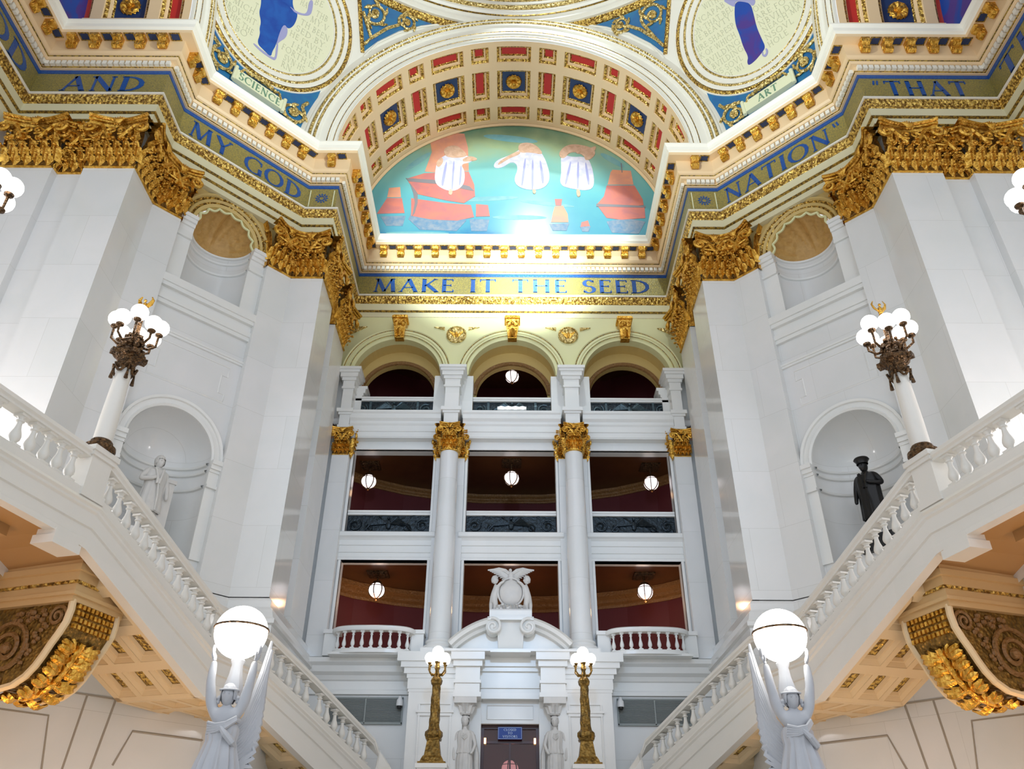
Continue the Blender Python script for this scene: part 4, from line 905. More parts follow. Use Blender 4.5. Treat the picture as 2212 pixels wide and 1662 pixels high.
# columns
for i, x in enumerate((-2.57, 2.57)):
    cy = FY-.55; cl = thing('column', 'tall round white column with gold capital, %s of the doorway' % ('left', 'right')[i], 'column', (x, cy, 7.42), 'round columns of the front')
    mb = MB(); P = [(.43, 7.95)]
    for k in range(13): t = k/12; P.append((.42-.055*t**1.6, 8.1+(15.62-8.1)*t))
    mb.lathe(P, c=(x, cy, 0), n=40); mb.build('shaft', 'marble', cl, smooth=True)
    mb = MB(); mb.box(x-.62, x+.62, cy-.62, cy+.3, 7.42, 7.58); mb.lathe([(.6, 7.58), (.62, 7.66), (.58, 7.74), (.50, 7.76), (.48, 7.82), (.52, 7.87), (.50, 7.93), (.43, 7.95)], c=(x, cy, 0), n=40); mb.build('base', 'marble2', cl, smooth=True)
    mb = MB(); R0 = .38
    def cm(a, o, z, x=x, cy=cy, R0=R0): return Vector((x+(R0+o)*math.cos(a/R0), cy+(R0+o)*math.sin(a/R0), z))
    z0, z1 = 15.6, 16.83; mb.use('gold'); mb.lathe([(.37, z0), (.43, z0+.02), (.43, z0+.07), (.38, z0+.09), (.38, z0+.6), (.40, z0+.9), (.3, z1-.02)], c=(x, cy, 0), n=32)
    for k in range(4):
        a = k*PI/2; d = Vector((math.cos(a), math.sin(a), 0)); t_2 = Vector((-d.y, d.x, 0))
        capital_face(mb, (lambda q, o, z, d=d, t_2=t_2: Vector((x, cy, z))+d*(.33+o)+t_2*q), -.34, .34, z0, z1, (1, 1), .5)
    mb.build('capital', None, cl)
# flat pilasters: behind the columns and at the side walls
for i, (x0, x1) in enumerate(((-7.45, -6.75), (-3.14, -1.95), (1.95, 3.14), (6.75, 7.45))):
    y = FY-.42 if i in (0, 3) else FY-.16
    fp = thing('flat_pilaster', 'flat white pilaster with gold capital %s' % ('at the left edge of the front', 'behind the left round column', 'behind the right round column', 'at the right edge of the front')[i], 'pilaster', ((x0+x1)/2, y, 7.42), 'flat pilasters of the front')
    mb = MB(); mb.box(x0, x1, y, FY+.05, 7.42, 15.65)
    if i in (0, 3): mb.box(x0-.05 if i else x0, x1+.05, y-.05, y, 7.42, 7.9)
    mb.build('shaft', 'marble', fp)
    mb = MB(); f, L = wallmap((x0, y), (x1, y)); capital_face(mb, f, 0, L, 15.6, 16.83, (1, 1), .5)
    if i in (0, 3):
        u, v = ((x1, y), (x1, y+.45)) if i == 0 else ((x0, y+.45), (x0, y)); n_ = (1 if i == 0 else -1)
        g = lambda s, o, z, x_=(x1 if i == 0 else x0), n_=n_: Vector((x_+n_*o, y+.45*s, z))
        capital_face(mb, g, .1, .9, 15.6, 16.83, (1, 1), .5)
    else:
        for e, x_ in ((-1, x0), (1, x1)): capital_face(mb, lambda s, o, z, x_=x_, e=e: Vector((x_+e*o, y+.4*s, z)), .1, .9, 15.5, 16.75, (1, 1), .42)
    mb.build('capital', None, fp)
# rooms behind the openings
rm = struct('wall_back_rooms')
bw = [(-7.9, 32.4), (-6.6, 33.6), (-5.0, 34.5), (-3.2, 35.1), (-1.5, 35.4), (1.5, 35.4), (3.2, 35.1), (5.0, 34.5), (6.6, 33.6), (7.9, 32.4)]
mb = MB(); sweep(mb, bw, [(0, 2.0), (0, 23.2)]); mb.build('back_wall', 'darkred', rm)
mb = MB()
for z, q in ((11.35, 1), (16.3, .6)): sweep(mb, bw, [(0, z-.62*q), (.06, z-.62*q), (.06, z-.5*q), (.2*q, z-.42*q), (.2*q, z-.30*q), (.38*q, z-.18*q), (.38*q, z)])
mb.build('room_cornice', 'ocher2', rm)
ce = struct('ceiling')
mb = MB()
for z0, z1 in ((11.36, 11.95), (16.3, 17.5), (22.4, 23.0)): mb.box(-8, 8, FY+.48, 36, z0, z1)
mb.build('storey_ceiling', 'brown', ce)
fl_ = struct('floor'); mb = MB(); mb.box(-8, 8, FY+.1, 36, 6.9, 7.15); mb.build('balcony_floor', 'marble2', fl_)
mb = MB(); mb.box(-30, 30, -25, 38, -1.9, -1.6); mb.build('rotunda_floor', 'marble', fl_)
mb = MB(); mb.box(-7.1, 7.1, 23.2, 30.2, -1.6, 2.45); mb.build('stair_landing', 'marble', fl_)
mb = MB(); mb.box(-8.3, -7.9, FY+.5, 36, 2, 23); mb.box(7.9, 8.3, FY+.5, 36, 2, 23); mb.build('side_wall', 'darkred', rm)

# ------------------------------------------------------------ lower storey of the front, doorway
bs = struct('wall_front_base')
mb = MB(); F = frame((0, FY-.2, 0), (1, 0, 0), (0, 0, 1), (0, -1, 0))
mb.plate([(-7.8, 2.3), (-1.03, 2.3), (-1.03, 5.22), (1.03, 5.22), (1.03, 2.3), (7.8, 2.3), (7.8, 7.2), (-7.8, 7.2)], [], .4, F); mb.build('base_wall', 'marble', bs)
CP = [(-7.45, FY-.23), (7.45, FY-.23)]
mb = MB(); sweep(mb, CP, [(0, 6.15), (.06, 6.17), (.06, 6.3), (.0, 6.34), (0, 6.62), (.06, 6.66), (.12, 6.8), (.26, 6.9), (.30, 7.1), (.42, 7.2), (.42, 7.36), (.0, 7.42)]); mb.build('base_cornice', 'marble2', bs)
for S in (-1, 1):
    mb = MB(); x0, x1 = 1.62, 3.5
    def bx(a, b, y, z0, z1): mb.box(*sorted((S*a, S*b)), y, FY, z0, z1)
    bx(x0, x1, FY-1.05, 2.3, 6.1)
    for z0, z1, e in ((6.1, 6.2, .03), (6.2, 6.55, .06), (6.55, 6.7, .1), (6.7, 6.9, .2), (6.9, 7.1, .32), (7.1, 7.42, .45)): bx(x0-e*.2, x1+e, FY-1.05-e*.5, z0, z1)
    a, b, c, d = x0+.4, x1-.4, 2.6, 5.7
    mb.tube([(S*a, FY-1.07, c), (S*a, FY-1.07, d), (S*b, FY-1.07, d), (S*b, FY-1.07, c)], .04, 4)
    bx(x0+.3, x1-.3, FY-1.15, 5.42, 5.5); bx(x0+.36, x1-.36, FY-1.11, 5.32, 5.42)
    mb.build('column_pedestal', 'marble2', bs)
# door surround
dr = thing('door_surround', 'white marble doorway with broken curved pediment and deep lintel', 'doorway', (0, FY-.6, 2.45))
mb = MB(); 
for z0, z1, y, e in ((5.95, 6.05, FY-.75, 0), (6.05, 6.3, FY-.72, 0), (6.3, 6.38, FY-.78, 0), (6.38, 6.85, FY-.74, 0), (6.85, 7.0, FY-.85, .0), (7.0, 7.42, FY-.95, 0)): mb.box(-1.66, 1.66, y, FY-.2, z0, z1)
mb.build('lintel', 'marble2', dr)
for S in (-1, 1):
    mb = MB()
    for z0, z1, y, e in ((5.9, 6.05, FY-1.35, .05), (6.05, 6.35, FY-1.3, 0), (6.35, 6.45, FY-1.36, .04), (6.45, 6.9, FY-1.3, 0), (6.9, 7.1, FY-1.42, .08), (7.1, 7.42, FY-1.55, .16)): mb.box(*sorted((S*(1.05-e), S*(1.9+e))), y, FY-.2, z0, z1)
    mb.build('lintel_end', 'marble2', dr)
    mb = MB(); P = []
    R = 3.05; zc = 8.62-R
    arcp = [(R*math.sin(rad(a)), zc+R*math.cos(rad(a))) for a in [46-3.2*k for k in range(11)]]
    rows = []
    for (x, z) in arcp:
        dx, dz = x/R, (z-zc)/R
        rows.append([(S*(x+dx*o), y, z+dz*o) for o, y in ((-.30, FY-.9), (-.30, FY-1.25), (-.2, FY-1.30), (-.16, FY-1.5), (-.04, FY-1.55), (0, FY-1.65), (0, FY-.9))])
    mb.grid(rows[::S]); 
    mb.add(rows[0], [tuple(range(7))])
    sp = spiral((.62, 8.22), .30, 1.5, 1.3, S*0+1, 26, .12)
    mb.tube([(S*x, FY-1.6, z) for x, z in sp], [.055-.02*i/26 for i in range(27)], 8)
    mb.lathe([(0, -.2), (.26, -.2), (.26, .22), (.14, .26), (0, .3)], n=18, F=frame((S*.62, FY-1.3, 8.22), (1, 0, 0), (0, 0, 1), (0, -1, 0)))
    mb.build('pediment_scroll', 'marble2', dr, smooth=False)
mb = MB(); P = [(-2.1, 7.42), (2.1, 7.42)]+[(2.75*math.sin(rad(a)), 5.6+2.72*math.cos(rad(a))) for a in range(44, -45, -4)]
mb.plate(P, [], .5, frame((0, FY-1.0, 0), (1, 0, 0), (0, 0, 1), (0, -1, 0))); mb.build('tympanum', 'marble2', dr)
mb = MB(); mb.hexa([(-.42, FY-1.25, 7.42), (.42, FY-1.25, 7.42), (.42, FY-.9, 7.42), (-.42, FY-.9, 7.42), (-.5, FY-1.4, 8.5), (.5, FY-1.4, 8.5), (.5, FY-.9, 8.5), (-.5, FY-.9, 8.5)])
mb.box(-.82, .82, FY-1.6, FY-.7, 8.45, 8.56); mb.box(-.76, .76, FY-1.5, FY-.8, 8.56, 8.82); mb.box(-2.35, 2.35, FY-1.6, FY-.5, 7.36, 7.44); mb.box(-.7, .7, FY-1.7, FY-.6, 7.3, 7.4)
mb.build('sculpture_plinth', 'marble2', dr)
mb = MB(); mb.box(-1.62, -1.0, FY-.55, FY-.2, 2.45, 5.95); mb.box(1.0, 1.62, FY-.55, FY-.2, 2.45, 5.95); mb.box(-1.05, 1.05, FY-.4, FY-.2, 5.2, 5.95)
mb.tube([(-.8, FY-.42, 5.35), (.8, FY-.42, 5.35), (.8, FY-.42, 5.8), (-.8, FY-.42, 5.8), (-.8, FY-.42, 5.35)], .025, 4); mb.build('jamb', 'marble2', dr)
# door room
d1 = struct('door_1'); mb = MB()
for x0, x1 in ((-1.03, -.90), (.90, 1.03)): mb.box(x0, x1, FY-.1, FY+.1, 2.45, 5.2)
mb.box(-.9, .9, FY-.1, FY+.1, 5.08, 5.2); mb.box(-.9, .9, FY-.06, FY+.06, 4.62, 4.70); mb.build('door_frame', 'dark', d1)
mb = MB(); mb.box(-.03, .03, FY-.05, FY+.05, 2.45, 4.62); mb.build('door_stile', 'dark', d1)
mb = MB(); mb.box(-.9, .9, FY+.0, FY+.02, 2.45, 5.08); g = mb.build('glass_pane', 'glass', d1)
# see-through dark glass
_m = M['glass'].node_tree.nodes['Principled BSDF']; _m.inputs['Transmission Weight'].default_value = .9; _m.inputs['Base Color'].default_value = (.30, .14, .14, 1); _m.inputs['Roughness'].default_value = .0
mb = MB(); mb.box(-3, 3, 33.9, 34.0, 2.2, 6.9); mb.build('vestibule_wall', 'darkred', rm)
sg = thing('hanging_sign', 'small blue sign reading CLOSED TO VISITORS over the dark doorway', 'sign', (0, FY-.25, 4.72))
mb = MB(); mb.box(-.42, .42, FY-.27, FY-.23, 4.72, 5.12); mb.build('board', 'sign', sg)
mb = MB(); fs = planemap((0, FY-.27, 0), (1, 0, 0), (0, 0, 1), (0, -1, 0))
for s_, z in (('CLOSED', 4.99), ('TO', 4.885), ('VISITORS', 4.775)):
    wd = text_width(s_, .14)*.075*1.15; write(mb, s_, fs, -wd/2, z, .075, 1.15, .14, 1, 0, .006)
for a, b, c, d in ((-.40, .40, 4.735, 4.743), (-.40, .40, 5.097, 5.105), (-.40, -.392, 4.735, 5.105), (.392, .40, 4.735, 5.105)): mb.poly([(a, c), (b, c), (b, d), (a, d)], fs, 0, .006)
mb.build('lettering', 'signw', sg)
for i, S in enumerate((-1, 1)):
    sc = thing('door_sconce', 'tiny amber light on the %s door jamb' % ('left', 'right')[i], 'light', (S*.86, FY-.14, 4.6)); mb = MB(); mb.box(S*.86-.035, S*.86+.035, FY-.17, FY-.1, 4.6, 4.78); mb.build('lamp', 'sconce', sc)
    sc2 = None
# vent grilles and security cameras
for i, S in enumerate((-1, 1)):
    gr = thing('vent_grille', 'wide grey louvred grille, %s of the doorway' % ('left', 'right')[i], 'grille', (S*5.05, FY-.22, 5.2), 'louvred grilles beside the doorway')
    x0, x1 = sorted((S*3.8, S*6.35)); mb = MB(); mb.box(x0, x1, FY-.23, FY-.2, 5.22, 6.04); mb.build('backing', 'grilled', gr)
    mb = MB()
    for k in range(18): z = 5.25+k*.044; mb.hexa([(x0, FY-.27, z), (x1, FY-.27, z), (x1, FY-.23, z+.012), (x0, FY-.23, z+.012), (x0, FY-.27, z+.02), (x1, FY-.27, z+.02), (x1, FY-.23, z+.032), (x0, FY-.23, z+.032)])
    mb.build('slats', 'grille', gr)
    mb = MB(); 
    for a, b, c, d in ((x0-.04, x1+.04, 5.18, 5.24), (x0-.04, x1+.04, 6.03, 6.08), (x0-.04, x0, 5.2, 6.05), (x1, x1+.04, 5.2, 6.05), ((x0+x1)/2-.02, (x0+x1)/2+.02, 5.2, 6.05)): mb.box(a, b, FY-.29, FY-.2, c, d)
    mb.build('frame', 'grille', gr)
    cx = S*3.86; sc = thing('security_camera', 'white dome security camera on the wall beside the %s grille' % ('left', 'right')[i], 'camera', (cx, FY-.35, 5.7))
    mb = MB(); mb.lathe([(0, 6.1), (.05, 6.09), (.07, 6.0), (.11, 5.95), (.125, 5.82), (.12, 5.76), (0, 5.76)], c=(cx, FY-.42, 0), n=16); mb.box(cx-.04, cx+.04, FY-.42, FY-.2, 5.98, 6.06); mb.build('housing', 'plastic', sc, smooth=True)
    mb = MB(); mb.lathe([(.095, 5.76), (.09, 5.70), (.05, 5.65), (0, 5.64)], c=(cx, FY-.42, 0), n=16); mb.build('dome', 'plasticd', sc, smooth=True)
# curved balconies in the outer bays
def baluster_mesh(h, r):
    mb = MB(); mb.box(-r, r, -r, r, 0, .07*h); mb.box(-r*.95, r*.95, -r*.95, r*.95, .93*h, h)
    mb.lathe([(r*a, h*b) for a, b in ((.75, .07), (.8, .10), (.5, .13), (.62, .16), (.95, .24), (1.0, .32), (.85, .42), (.55, .56), (.42, .70), (.45, .76), (.7, .79), (.7, .82), (.45, .84), (.62, .90), (.85, .93))], n=14)
    return mb
for i, S in enumerate((-1, 1)):
    cx = S*4.95; bc = thing('balcony_balustrade', 'white bow-fronted balustrade of the %s bay, above the grille' % ('left', 'right')[i], 'balustrade', (cx, FY-.9, 7.42), 'bow-fronted balustrades of the front')
    P = []
    for k in range(25):
        a = PI-PI*k/24; x = 1.35*math.copysign(abs(math.cos(a))**.7, math.cos(a)); y = -.75*math.sin(a)**.6 if math.sin(a) > 1e-6 else 0
        P.append((cx+x, FY-.38+y))
    P = [(cx-1.35, FY-.3)]+P[1:-1]+[(cx+1.35, FY-.3)]
    mb = MB(); sweep(mb, P, [(-.14, 8.16), (.14, 8.16), (.18, 8.22), (.18, 8.30), (.12, 8.34), (-.12, 8.34)], True); mb.build('handrail', 'marble2', bc, smooth=True)
    mb = MB(); sweep(mb, P, [(-.14, 7.38), (.16, 7.38), (.16, 7.50), (.12, 7.54), (-.12, 7.54)], True); mb.build('plinth', 'marble2', bc)
    mb = MB(); mb.box(cx-1.5, cx+1.5, FY-1.15, FY-.3, 7.34, 7.42); mb.build('balcony_slab', 'marble2', bc)
    for e in (-1, 1):
        mb = MB(); x = cx+e*1.58; mb.box(x-.22, x+.22, FY-.62, FY-.2, 7.42, 8.2); mb.box(x-.26, x+.26, FY-.68, FY-.16, 8.2, 8.34); mb.build('end_block', 'marble2', bc)
    src = baluster_mesh(.62, .075).build('baluster', 'marble2', bc, local=True, smooth=True); n = 0
    # spread balusters evenly along the curve
    L = [0]
    for a, b in zip(P, P[1:]): L.append(L[-1]+math.dist(a, b))
    N = 11
    for k in range(N):
        s = L[-1]*(k+.7)/(N+.4); j = max(q for q in range(len(L)-1) if L[q] <= s); t = (s-L[j])/(L[j+1]-L[j])
        x = P[j][0]+(P[j+1][0]-P[j][0])*t; y = P[j][1]+(P[j+1][1]-P[j][1])*t
        ob = src if k == 0 else clone(src, bc); ob.location = Vector((x, y, 7.54))-bc.location

# ------------------------------------------------------------ stairs and galleries
NB = Vector((-9.2, 15.9))
RP = [(-11.0, 5.0, 8.3), (-10.75, 9.0, 8.3), (-10.35, 11.3, 8.3), (-9.78, 13.6, 8.3), (-9.25, 15.7, 8.3), (-9.08, 16.3, 8.3), (-7.7, 21.1, 6.48), (-7.0, 23.5, 6.48), (-5.9, 25.45, 5.62), (-4.45, 28.0, 4.4)]
WD = 2.3
for i, S in enumerate((-1, 1)):
    fl = S > 0; side = ('left', 'right')[i]
    st = thing('staircase', 'white marble curving stair and gallery with balustrade on the %s side' % side, 'staircase', (S*8, 19, -1.6))
    P = RP; PE = RP[:-1]+[(-4.45, 28.0, 4.4), (-4.15, 28.25, 4.05), (-4.0, 28.1, 3.6), (-4.1, 27.9, 3.1)]
    mb = MB(); sweep(mb, PE, [(-.15, -.20), (.15, -.20), (.15, -.15), (.20, -.11), (.20, -.03), (.14, 0), (-.14, 0), (-.20, -.03), (-.20, -.11), (-.15, -.15)], True); mb.build('handrail', 'stairm', st, fl)
    mb = MB(); sweep(mb, P, [(-.17, -1.12), (.17, -1.12), (.17, -.94), (.13, -.90), (-.13, -.90), (-.17, -.94)], True); mb.build('plinth', 'stairm', st, fl)
    BOT = [0, 0, 0, 0, -.02, -.1, -.25, -.2, -.3, -.3]
    # string: outer face with mouldings
    mb = MB(); prof = [(-.05, -1.12), (.20, -1.12), (.22, -1.18), (.17, -1.22), (.17, -1.27), (.12, -1.31), (.12, -1.58), (.15, -1.59), (.15, -1.62), (.10, -1.64), (.10, -1.86), (.13, -1.88), (.13, -1.98)]
    sweep(mb, P, prof)
    P2 = [(x, y, z-1.98+b) for (x, y, z), b in zip(P, BOT)]; P1 = [(x, y, z-1.98) for x, y, z in P]
    a_, b_ = offset(P1, .13), offset(P2, .13); mb.grid([[u, v] for u, v in zip(a_, b_)])
    lip = offset(P2, -.12); mb.grid([[u, v] for u, v in zip(b_, lip)])
    lip2 = [(x, y, z+.22) for x, y, z in lip]; mb.grid([[u, v] for u, v in zip(lip, lip2)])
    mb.build('string_wall', 'stairm', st, fl)
    # soffit plane (recess level), ribs and gilded coffers below
    inn = offset(P2, -WD-.1); inn2 = [(x, y, z+.22) for x, y, z in inn]
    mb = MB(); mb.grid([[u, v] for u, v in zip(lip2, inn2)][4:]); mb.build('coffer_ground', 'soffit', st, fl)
    def Q(j, s, w, dz):   # soffit frame: piece j, fraction s, width w (0 outer .. 1 inner)
        A = Vector(lip[j])*(1-s)+Vector(lip[j+1])*s; B = Vector(inn[j])*(1-s)+Vector(inn[j+1])*s
        return A*(1-w)+B*w+Vector((0, 0, dz))
    mb = MB(); cofs = []
    for j in range(5, 9):
        Lg = (Vector(lip[j+1])-Vector(lip[j])).length; n = max(1, round(Lg/1.35)); rw = .17/Lg
        k0 = 1 if j == 5 else 0
        for k in range(k0, n+1):
            s0 = max(0, k/n-rw); s1 = min(1, k/n+rw)
            mb.hexa([Q(j, s0, 0, 0), Q(j, s1, 0, 0), Q(j, s1, 1, 0), Q(j, s0, 1, 0), Q(j, s0, 0, .22), Q(j, s1, 0, .22), Q(j, s1, 1, .22), Q(j, s0, 1, .22)])
        for w0, w1 in ((0, .04), (.30, .37), (.63, .70), (.93, 1)):
            z_ = k0/n; mb.hexa([Q(j, z_, w0, 0), Q(j, 1, w0, 0), Q(j, 1, w1, 0), Q(j, z_, w1, 0), Q(j, z_, w0, .22), Q(j, 1, w0, .22), Q(j, 1, w1, .22), Q(j, z_, w1, .22)])
        for k in range(k0, n):
            for w0, w1 in ((.04, .30), (.37, .63), (.70, .93)): cofs.append((j, k/n+rw, (k+1)/n-rw, w0, w1))
    mb.build('soffit_ribs', 'cofcream', st, fl)
    for (j, s0, s1, w0, w1) in cofs:
        mb = MB(); ds = (s1-s0); dw = w1-w0
        mb.use('cofcream')
        def rect(a, b, z0, z1): return [Q(j, s0+ds*a, w0+dw*b, z0), Q(j, s1-ds*a, w0+dw*b, z0), Q(j, s1-ds*a, w1-dw*b, z0), Q(j, s0+ds*a, w1-dw*b, z0)]
        r0, r1, r2, r3 = rect(0, 0, .02, 0), rect(.06, .12, .10, 0), rect(.10, .2, .10, 0), rect(.14, .28, .17, 0)
        for a, b in ((r0, r1), (r1, r2), (r2, r3)): mb.add(a+b, [(q, (q+1) % 4, (q+1) % 4+4, q+4) for q in range(4)])
        mb.use('orn'); c_, d_ = rect(.17, .33, .16, 0), rect(.17, .33, .20, 0); mb.hexa(c_+d_)
        mb.build('gilt_coffer', None, st, fl)
    # inner edge wall
    mb = MB(); top = [(x, y, z+1.0) for x, y, z in inn]; mb.grid([[u, v] for u, v in zip(inn, top)][4:]); mb.build('inner_string', 'stairm', st, fl)
    # treads surface
    mb = MB(); o_ = offset([(x, y, z-1.1) for x, y, z in P], 0); n_ = offset([(x, y, z-1.1) for x, y, z in P], -WD)
    mb.grid([[u, v] for u, v in zip(n_, o_)]); mb.build('treads', 'stairm', st, fl)
    # gallery soffit
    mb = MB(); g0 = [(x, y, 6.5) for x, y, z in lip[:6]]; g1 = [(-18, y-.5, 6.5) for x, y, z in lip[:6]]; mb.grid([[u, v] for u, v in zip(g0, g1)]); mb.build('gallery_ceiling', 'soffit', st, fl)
    mb = MB()
    for off, w, d, in ((1.1, .25, .22), (1.5, .12, .35), (1.85, .25, .3)):
        q = [(x-off, y-.2*off*0, 6.5) for x, y, z in P[:5]]; sweep(mb, q, [(0, 0), (0, -d), (-w, -d), (-w, 0)])
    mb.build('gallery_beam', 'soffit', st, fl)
    mb = MB(); q = [(x-1.35, y, 6.5) for x, y, z in P[:5]]; sweep(mb, q, [(0, -.22), (-.02, -.30), (-.12, -.30), (-.12, -.2)]); mb.build('gilt_bead', 'orn', st, fl)
    # small bracket where the stair starts to fall
    mb = MB(); c = Vector((-9.28, 15.75, 0)); t = Vector((.25, .97, 0)).normalized(); nn = Vector((t.y, -t.x, 0))
    for z0, z1, e in ((6.34, 6.2, .0), (6.2, 6.02, .04)):
        q = [c+t*a+nn*b for a, b in ((-.35-e, -.25-e), (.35+e, -.25-e), (.35+e, .2+e), (-.35-e, .2+e))]; mb.hexa([(v.x, v.y, z1) for v in q]+[(v.x, v.y, z0) for v in q])
    mb.build('drop_block', 'stairm', st, fl)
    # newel blocks
    for (x, y, zt) in ((-9.17, 16.0, 8.36), (-10.35, 11.3, 8.36), (-7.7, 21.1, 6.52)):
        mb = MB(); t = Vector((.26, .966, 0)); nn = Vector((t.y, -t.x, 0)); c = Vector((x, y, 0)); hw = .31 if zt > 8 else .14
        for z0, z1, e in ((zt-1.14, zt-.22, 0), (zt-.22, zt-.12, .05), (zt-.12, zt, .09), (zt-1.16, zt-.98, .04)):
            q = [c+t*a+nn*b for a, b in ((-hw-e, -hw*.75-e), (hw+e, -hw*.75-e), (hw+e, hw*.6+e), (-hw-e, hw*.6+e))]; mb.hexa([(v.x, v.y, z0) for v in q]+[(v.x, v.y, z1) for v in q])
        mb.build('newel_block', 'stairm', st, fl)
    # balusters, each one its own part
    src = baluster_mesh(.70, .115).build('baluster', 'stairm', st, local=True, smooth=True); first = True
    for p, nr, t, z in along(P, .375, .12):
        if p.y < 9.5 or (abs(p.y-16.0) < .5) or abs(p.y-11.3) < .45 or abs(p.y-21.1) < .2: continue
        ob = src if first else clone(src, st); first = False
        ob.location = Vector((-p.x if fl else p.x, p.y, z-.90))-st.location; ob.rotation_euler.z = math.atan2(t.y, t.x)*(-1 if fl else 1)
    # curled end of the stair
    mb = MB()
    for k in range(4):
        a = [(-4.2, 28.1), (-4.05, 28.2), (-4.0, 28.0), (-4.15, 27.8)][k]
    # console bracket
    cb = thing('scroll_console', 'huge gilded acanthus scroll bracket under the %s gallery' % side, 'bracket', (S*10, 17.6, 3.5))
    OX, OY = -9.36, 17.1; nx_, ny_, tx_, ty_ = .95, -.31, .31, .95
    cb.location = (S*9.9, 17.6, 3.7)
    bk = Matrix(((nx_, tx_, 0, OX), (ny_, ty_, 0, OY), (0, 0, 1, 0), (0, 0, 0, 1)))   # local x outward, y along the stair
    prof = [(-.02, 5.42), (0, 5.2), (-.03, 4.95), (-.14, 4.72), (-.27, 4.5), (-.38, 4.28), (-.50, 4.08), (-.68, 3.88), (-.95, 3.72), (-1.3, 3.66), (-1.7, 3.74), (-2.05, 4.0), (-2.3, 4.5), (-2.35, 5.42)]
    Y0, Y1 = 0, 1.4; n = len(prof)
    mb = MB(); mb.X = bk; mb.add([(x, Y0+.07, z) for x, z in prof], [tuple(range(n))[::-1]]); mb.add([(x, Y1-.07, z) for x, z in prof], [tuple(range(n))])
    mb.grid([[(x, Y0+.07, z), (x, Y1-.07, z)] for x, z in prof]); mb.build('body', 'obronze', cb, fl)
    mb = MB(); mb.X = bk
    for yy in (Y0+.03, Y1-.03): mb.tube([(x, yy, z) for x, z in prof[:-2]], .075, 6)
    mb.build('edge_roll', 'cofcream', cb, fl)
    mb = MB(); mb.X = bk
    mb.tube([(x, Y0+.04, z) for x, z in spiral((-1.45, 4.5), .66, 2.6, -1.4, -1, 50, .1)], .055, 5); mb.tube([(x, Y0+.04, z) for x, z in spiral((-.33, 5.1), .24, 1.8, -.5, 1, 26, .15)], .04, 5); mb.ball((-1.45, Y0+.04, 4.5), .12, 10)
    for k in range(14): a = k*.5; mb.ball((-.75-.05*k+.14*math.sin(a*2), Y0+.05, 5.15+.1*math.cos(a*3)), .07, 6); mb.ball((-.62-.03*k+.1*math.sin(a*3), Y0+.05, 4.95-.06*k), .06, 6)
    mb.build('side_volute', 'ocher2', cb, fl)
    mb = MB(); mb.X = bk; pp = prof[3:12]; ym = .7
    for k in range(1, len(pp)-1, 1):
        x, z = pp[k]; tx, tz = pp[k+1][0]-pp[k-1][0], pp[k+1][1]-pp[k-1][1]; L = math.hypot(tx, tz); tx, tz = tx/L, tz/L; nx, nz = -tz, tx
        if nx*.6-nz < 0: nx, nz = -nx, -nz
        for e in (-1, 1):
            for v in range(4):      # broad lobed leaves, four veins each, curling back from the stem
                an = .15+.42*v; rows = []; Ln = (.50, .56, .46, .28)[v]
                for tt in (0, .2, .4, .6, .8, .95, 1.05):
                    cx_ = -tx*0; du = math.cos(an)*Ln*tt; dv = -math.sin(an)*Ln*tt*.55; hh = .06+.17*math.sin(tt*2.5)-.03*v; w = .062*(1+.55*math.sin(tt*3.1))*(1 if tt < 1 else .2)
                    yy = ym+e*(.05+du); rows.append([(x+nx*(hh-abs(s)*.06)+tx*(dv+w*s), yy, z+nz*(hh-abs(s)*.06)+tz*(dv+w*s)) for s in (-1, 0, 1)])
                mb.grid(rows)
    mb.tube([(x+.05, ym, z-.06) for x, z in pp], [.07]*len(pp), 6)
    for k in range(9):
        for e in range(4): mb.hexa([(.0+dx, .16+k*.125+dy, 5.28-.14*e+dz) for dz in (0, .09) for dx, dy in ((-.02, 0), (.05, .01), (.05, .08), (-.02, .09))])
    mb.build('acanthus', 'gold', cb, fl)
    mb = MB(); mb.X = bk
    for z0, z1, e in ((5.38, 5.5, 0), (5.5, 5.58, .07), (5.58, 5.74, .03), (5.80, 5.98, .10), (5.98, 6.12, .2), (6.12, 6.48, .12)): mb.box(-3.6, .04+e, -.06-e, 1.46+e, z0, z1)
    mb.build('bracket_block', 'soffit2', cb, fl)
    mb = MB(); mb.X = bk
    mb.box(-3.6, .12, -.13, 1.53, 5.74, 5.80)
    mb.build('gilt_bead', 'orn', cb, fl)
    wj = struct('wall_gallery_'+side); mb = MB(); mb.box(-14.5, -11.4, 16.6, 19.0, -1.6, 6.5); mb.build('gallery_pier', 'stairm', wj, fl)
    # joints of the big flat arch on the pier wall under the stair
    G = frame(Vector((*dg(0, .302), 0)), (D7, D7, 0), (0, 0, 1), (D7, -D7, 0)); mb = MB()
    for pts in ([(-2.9, 4.46), (3.6, 4.46)], [(-2.9, 5.35), (3.6, 5.35)], [(-.62, 4.46), (-.75, 2.5)], [(.12, 4.46), (-.1, 2.5)], [(-2.9, 3.85), (-1.4, 3.85), (-1.2, 2.6)], [(.45, 2.9), (.75, 3.75), (3.2, 3.75)]):
        mb.tube([G @ Vector((x, z, 0)) for x, z in pts], .03, 4)
    mb.build('panel_joint', 'joint', wj, fl)

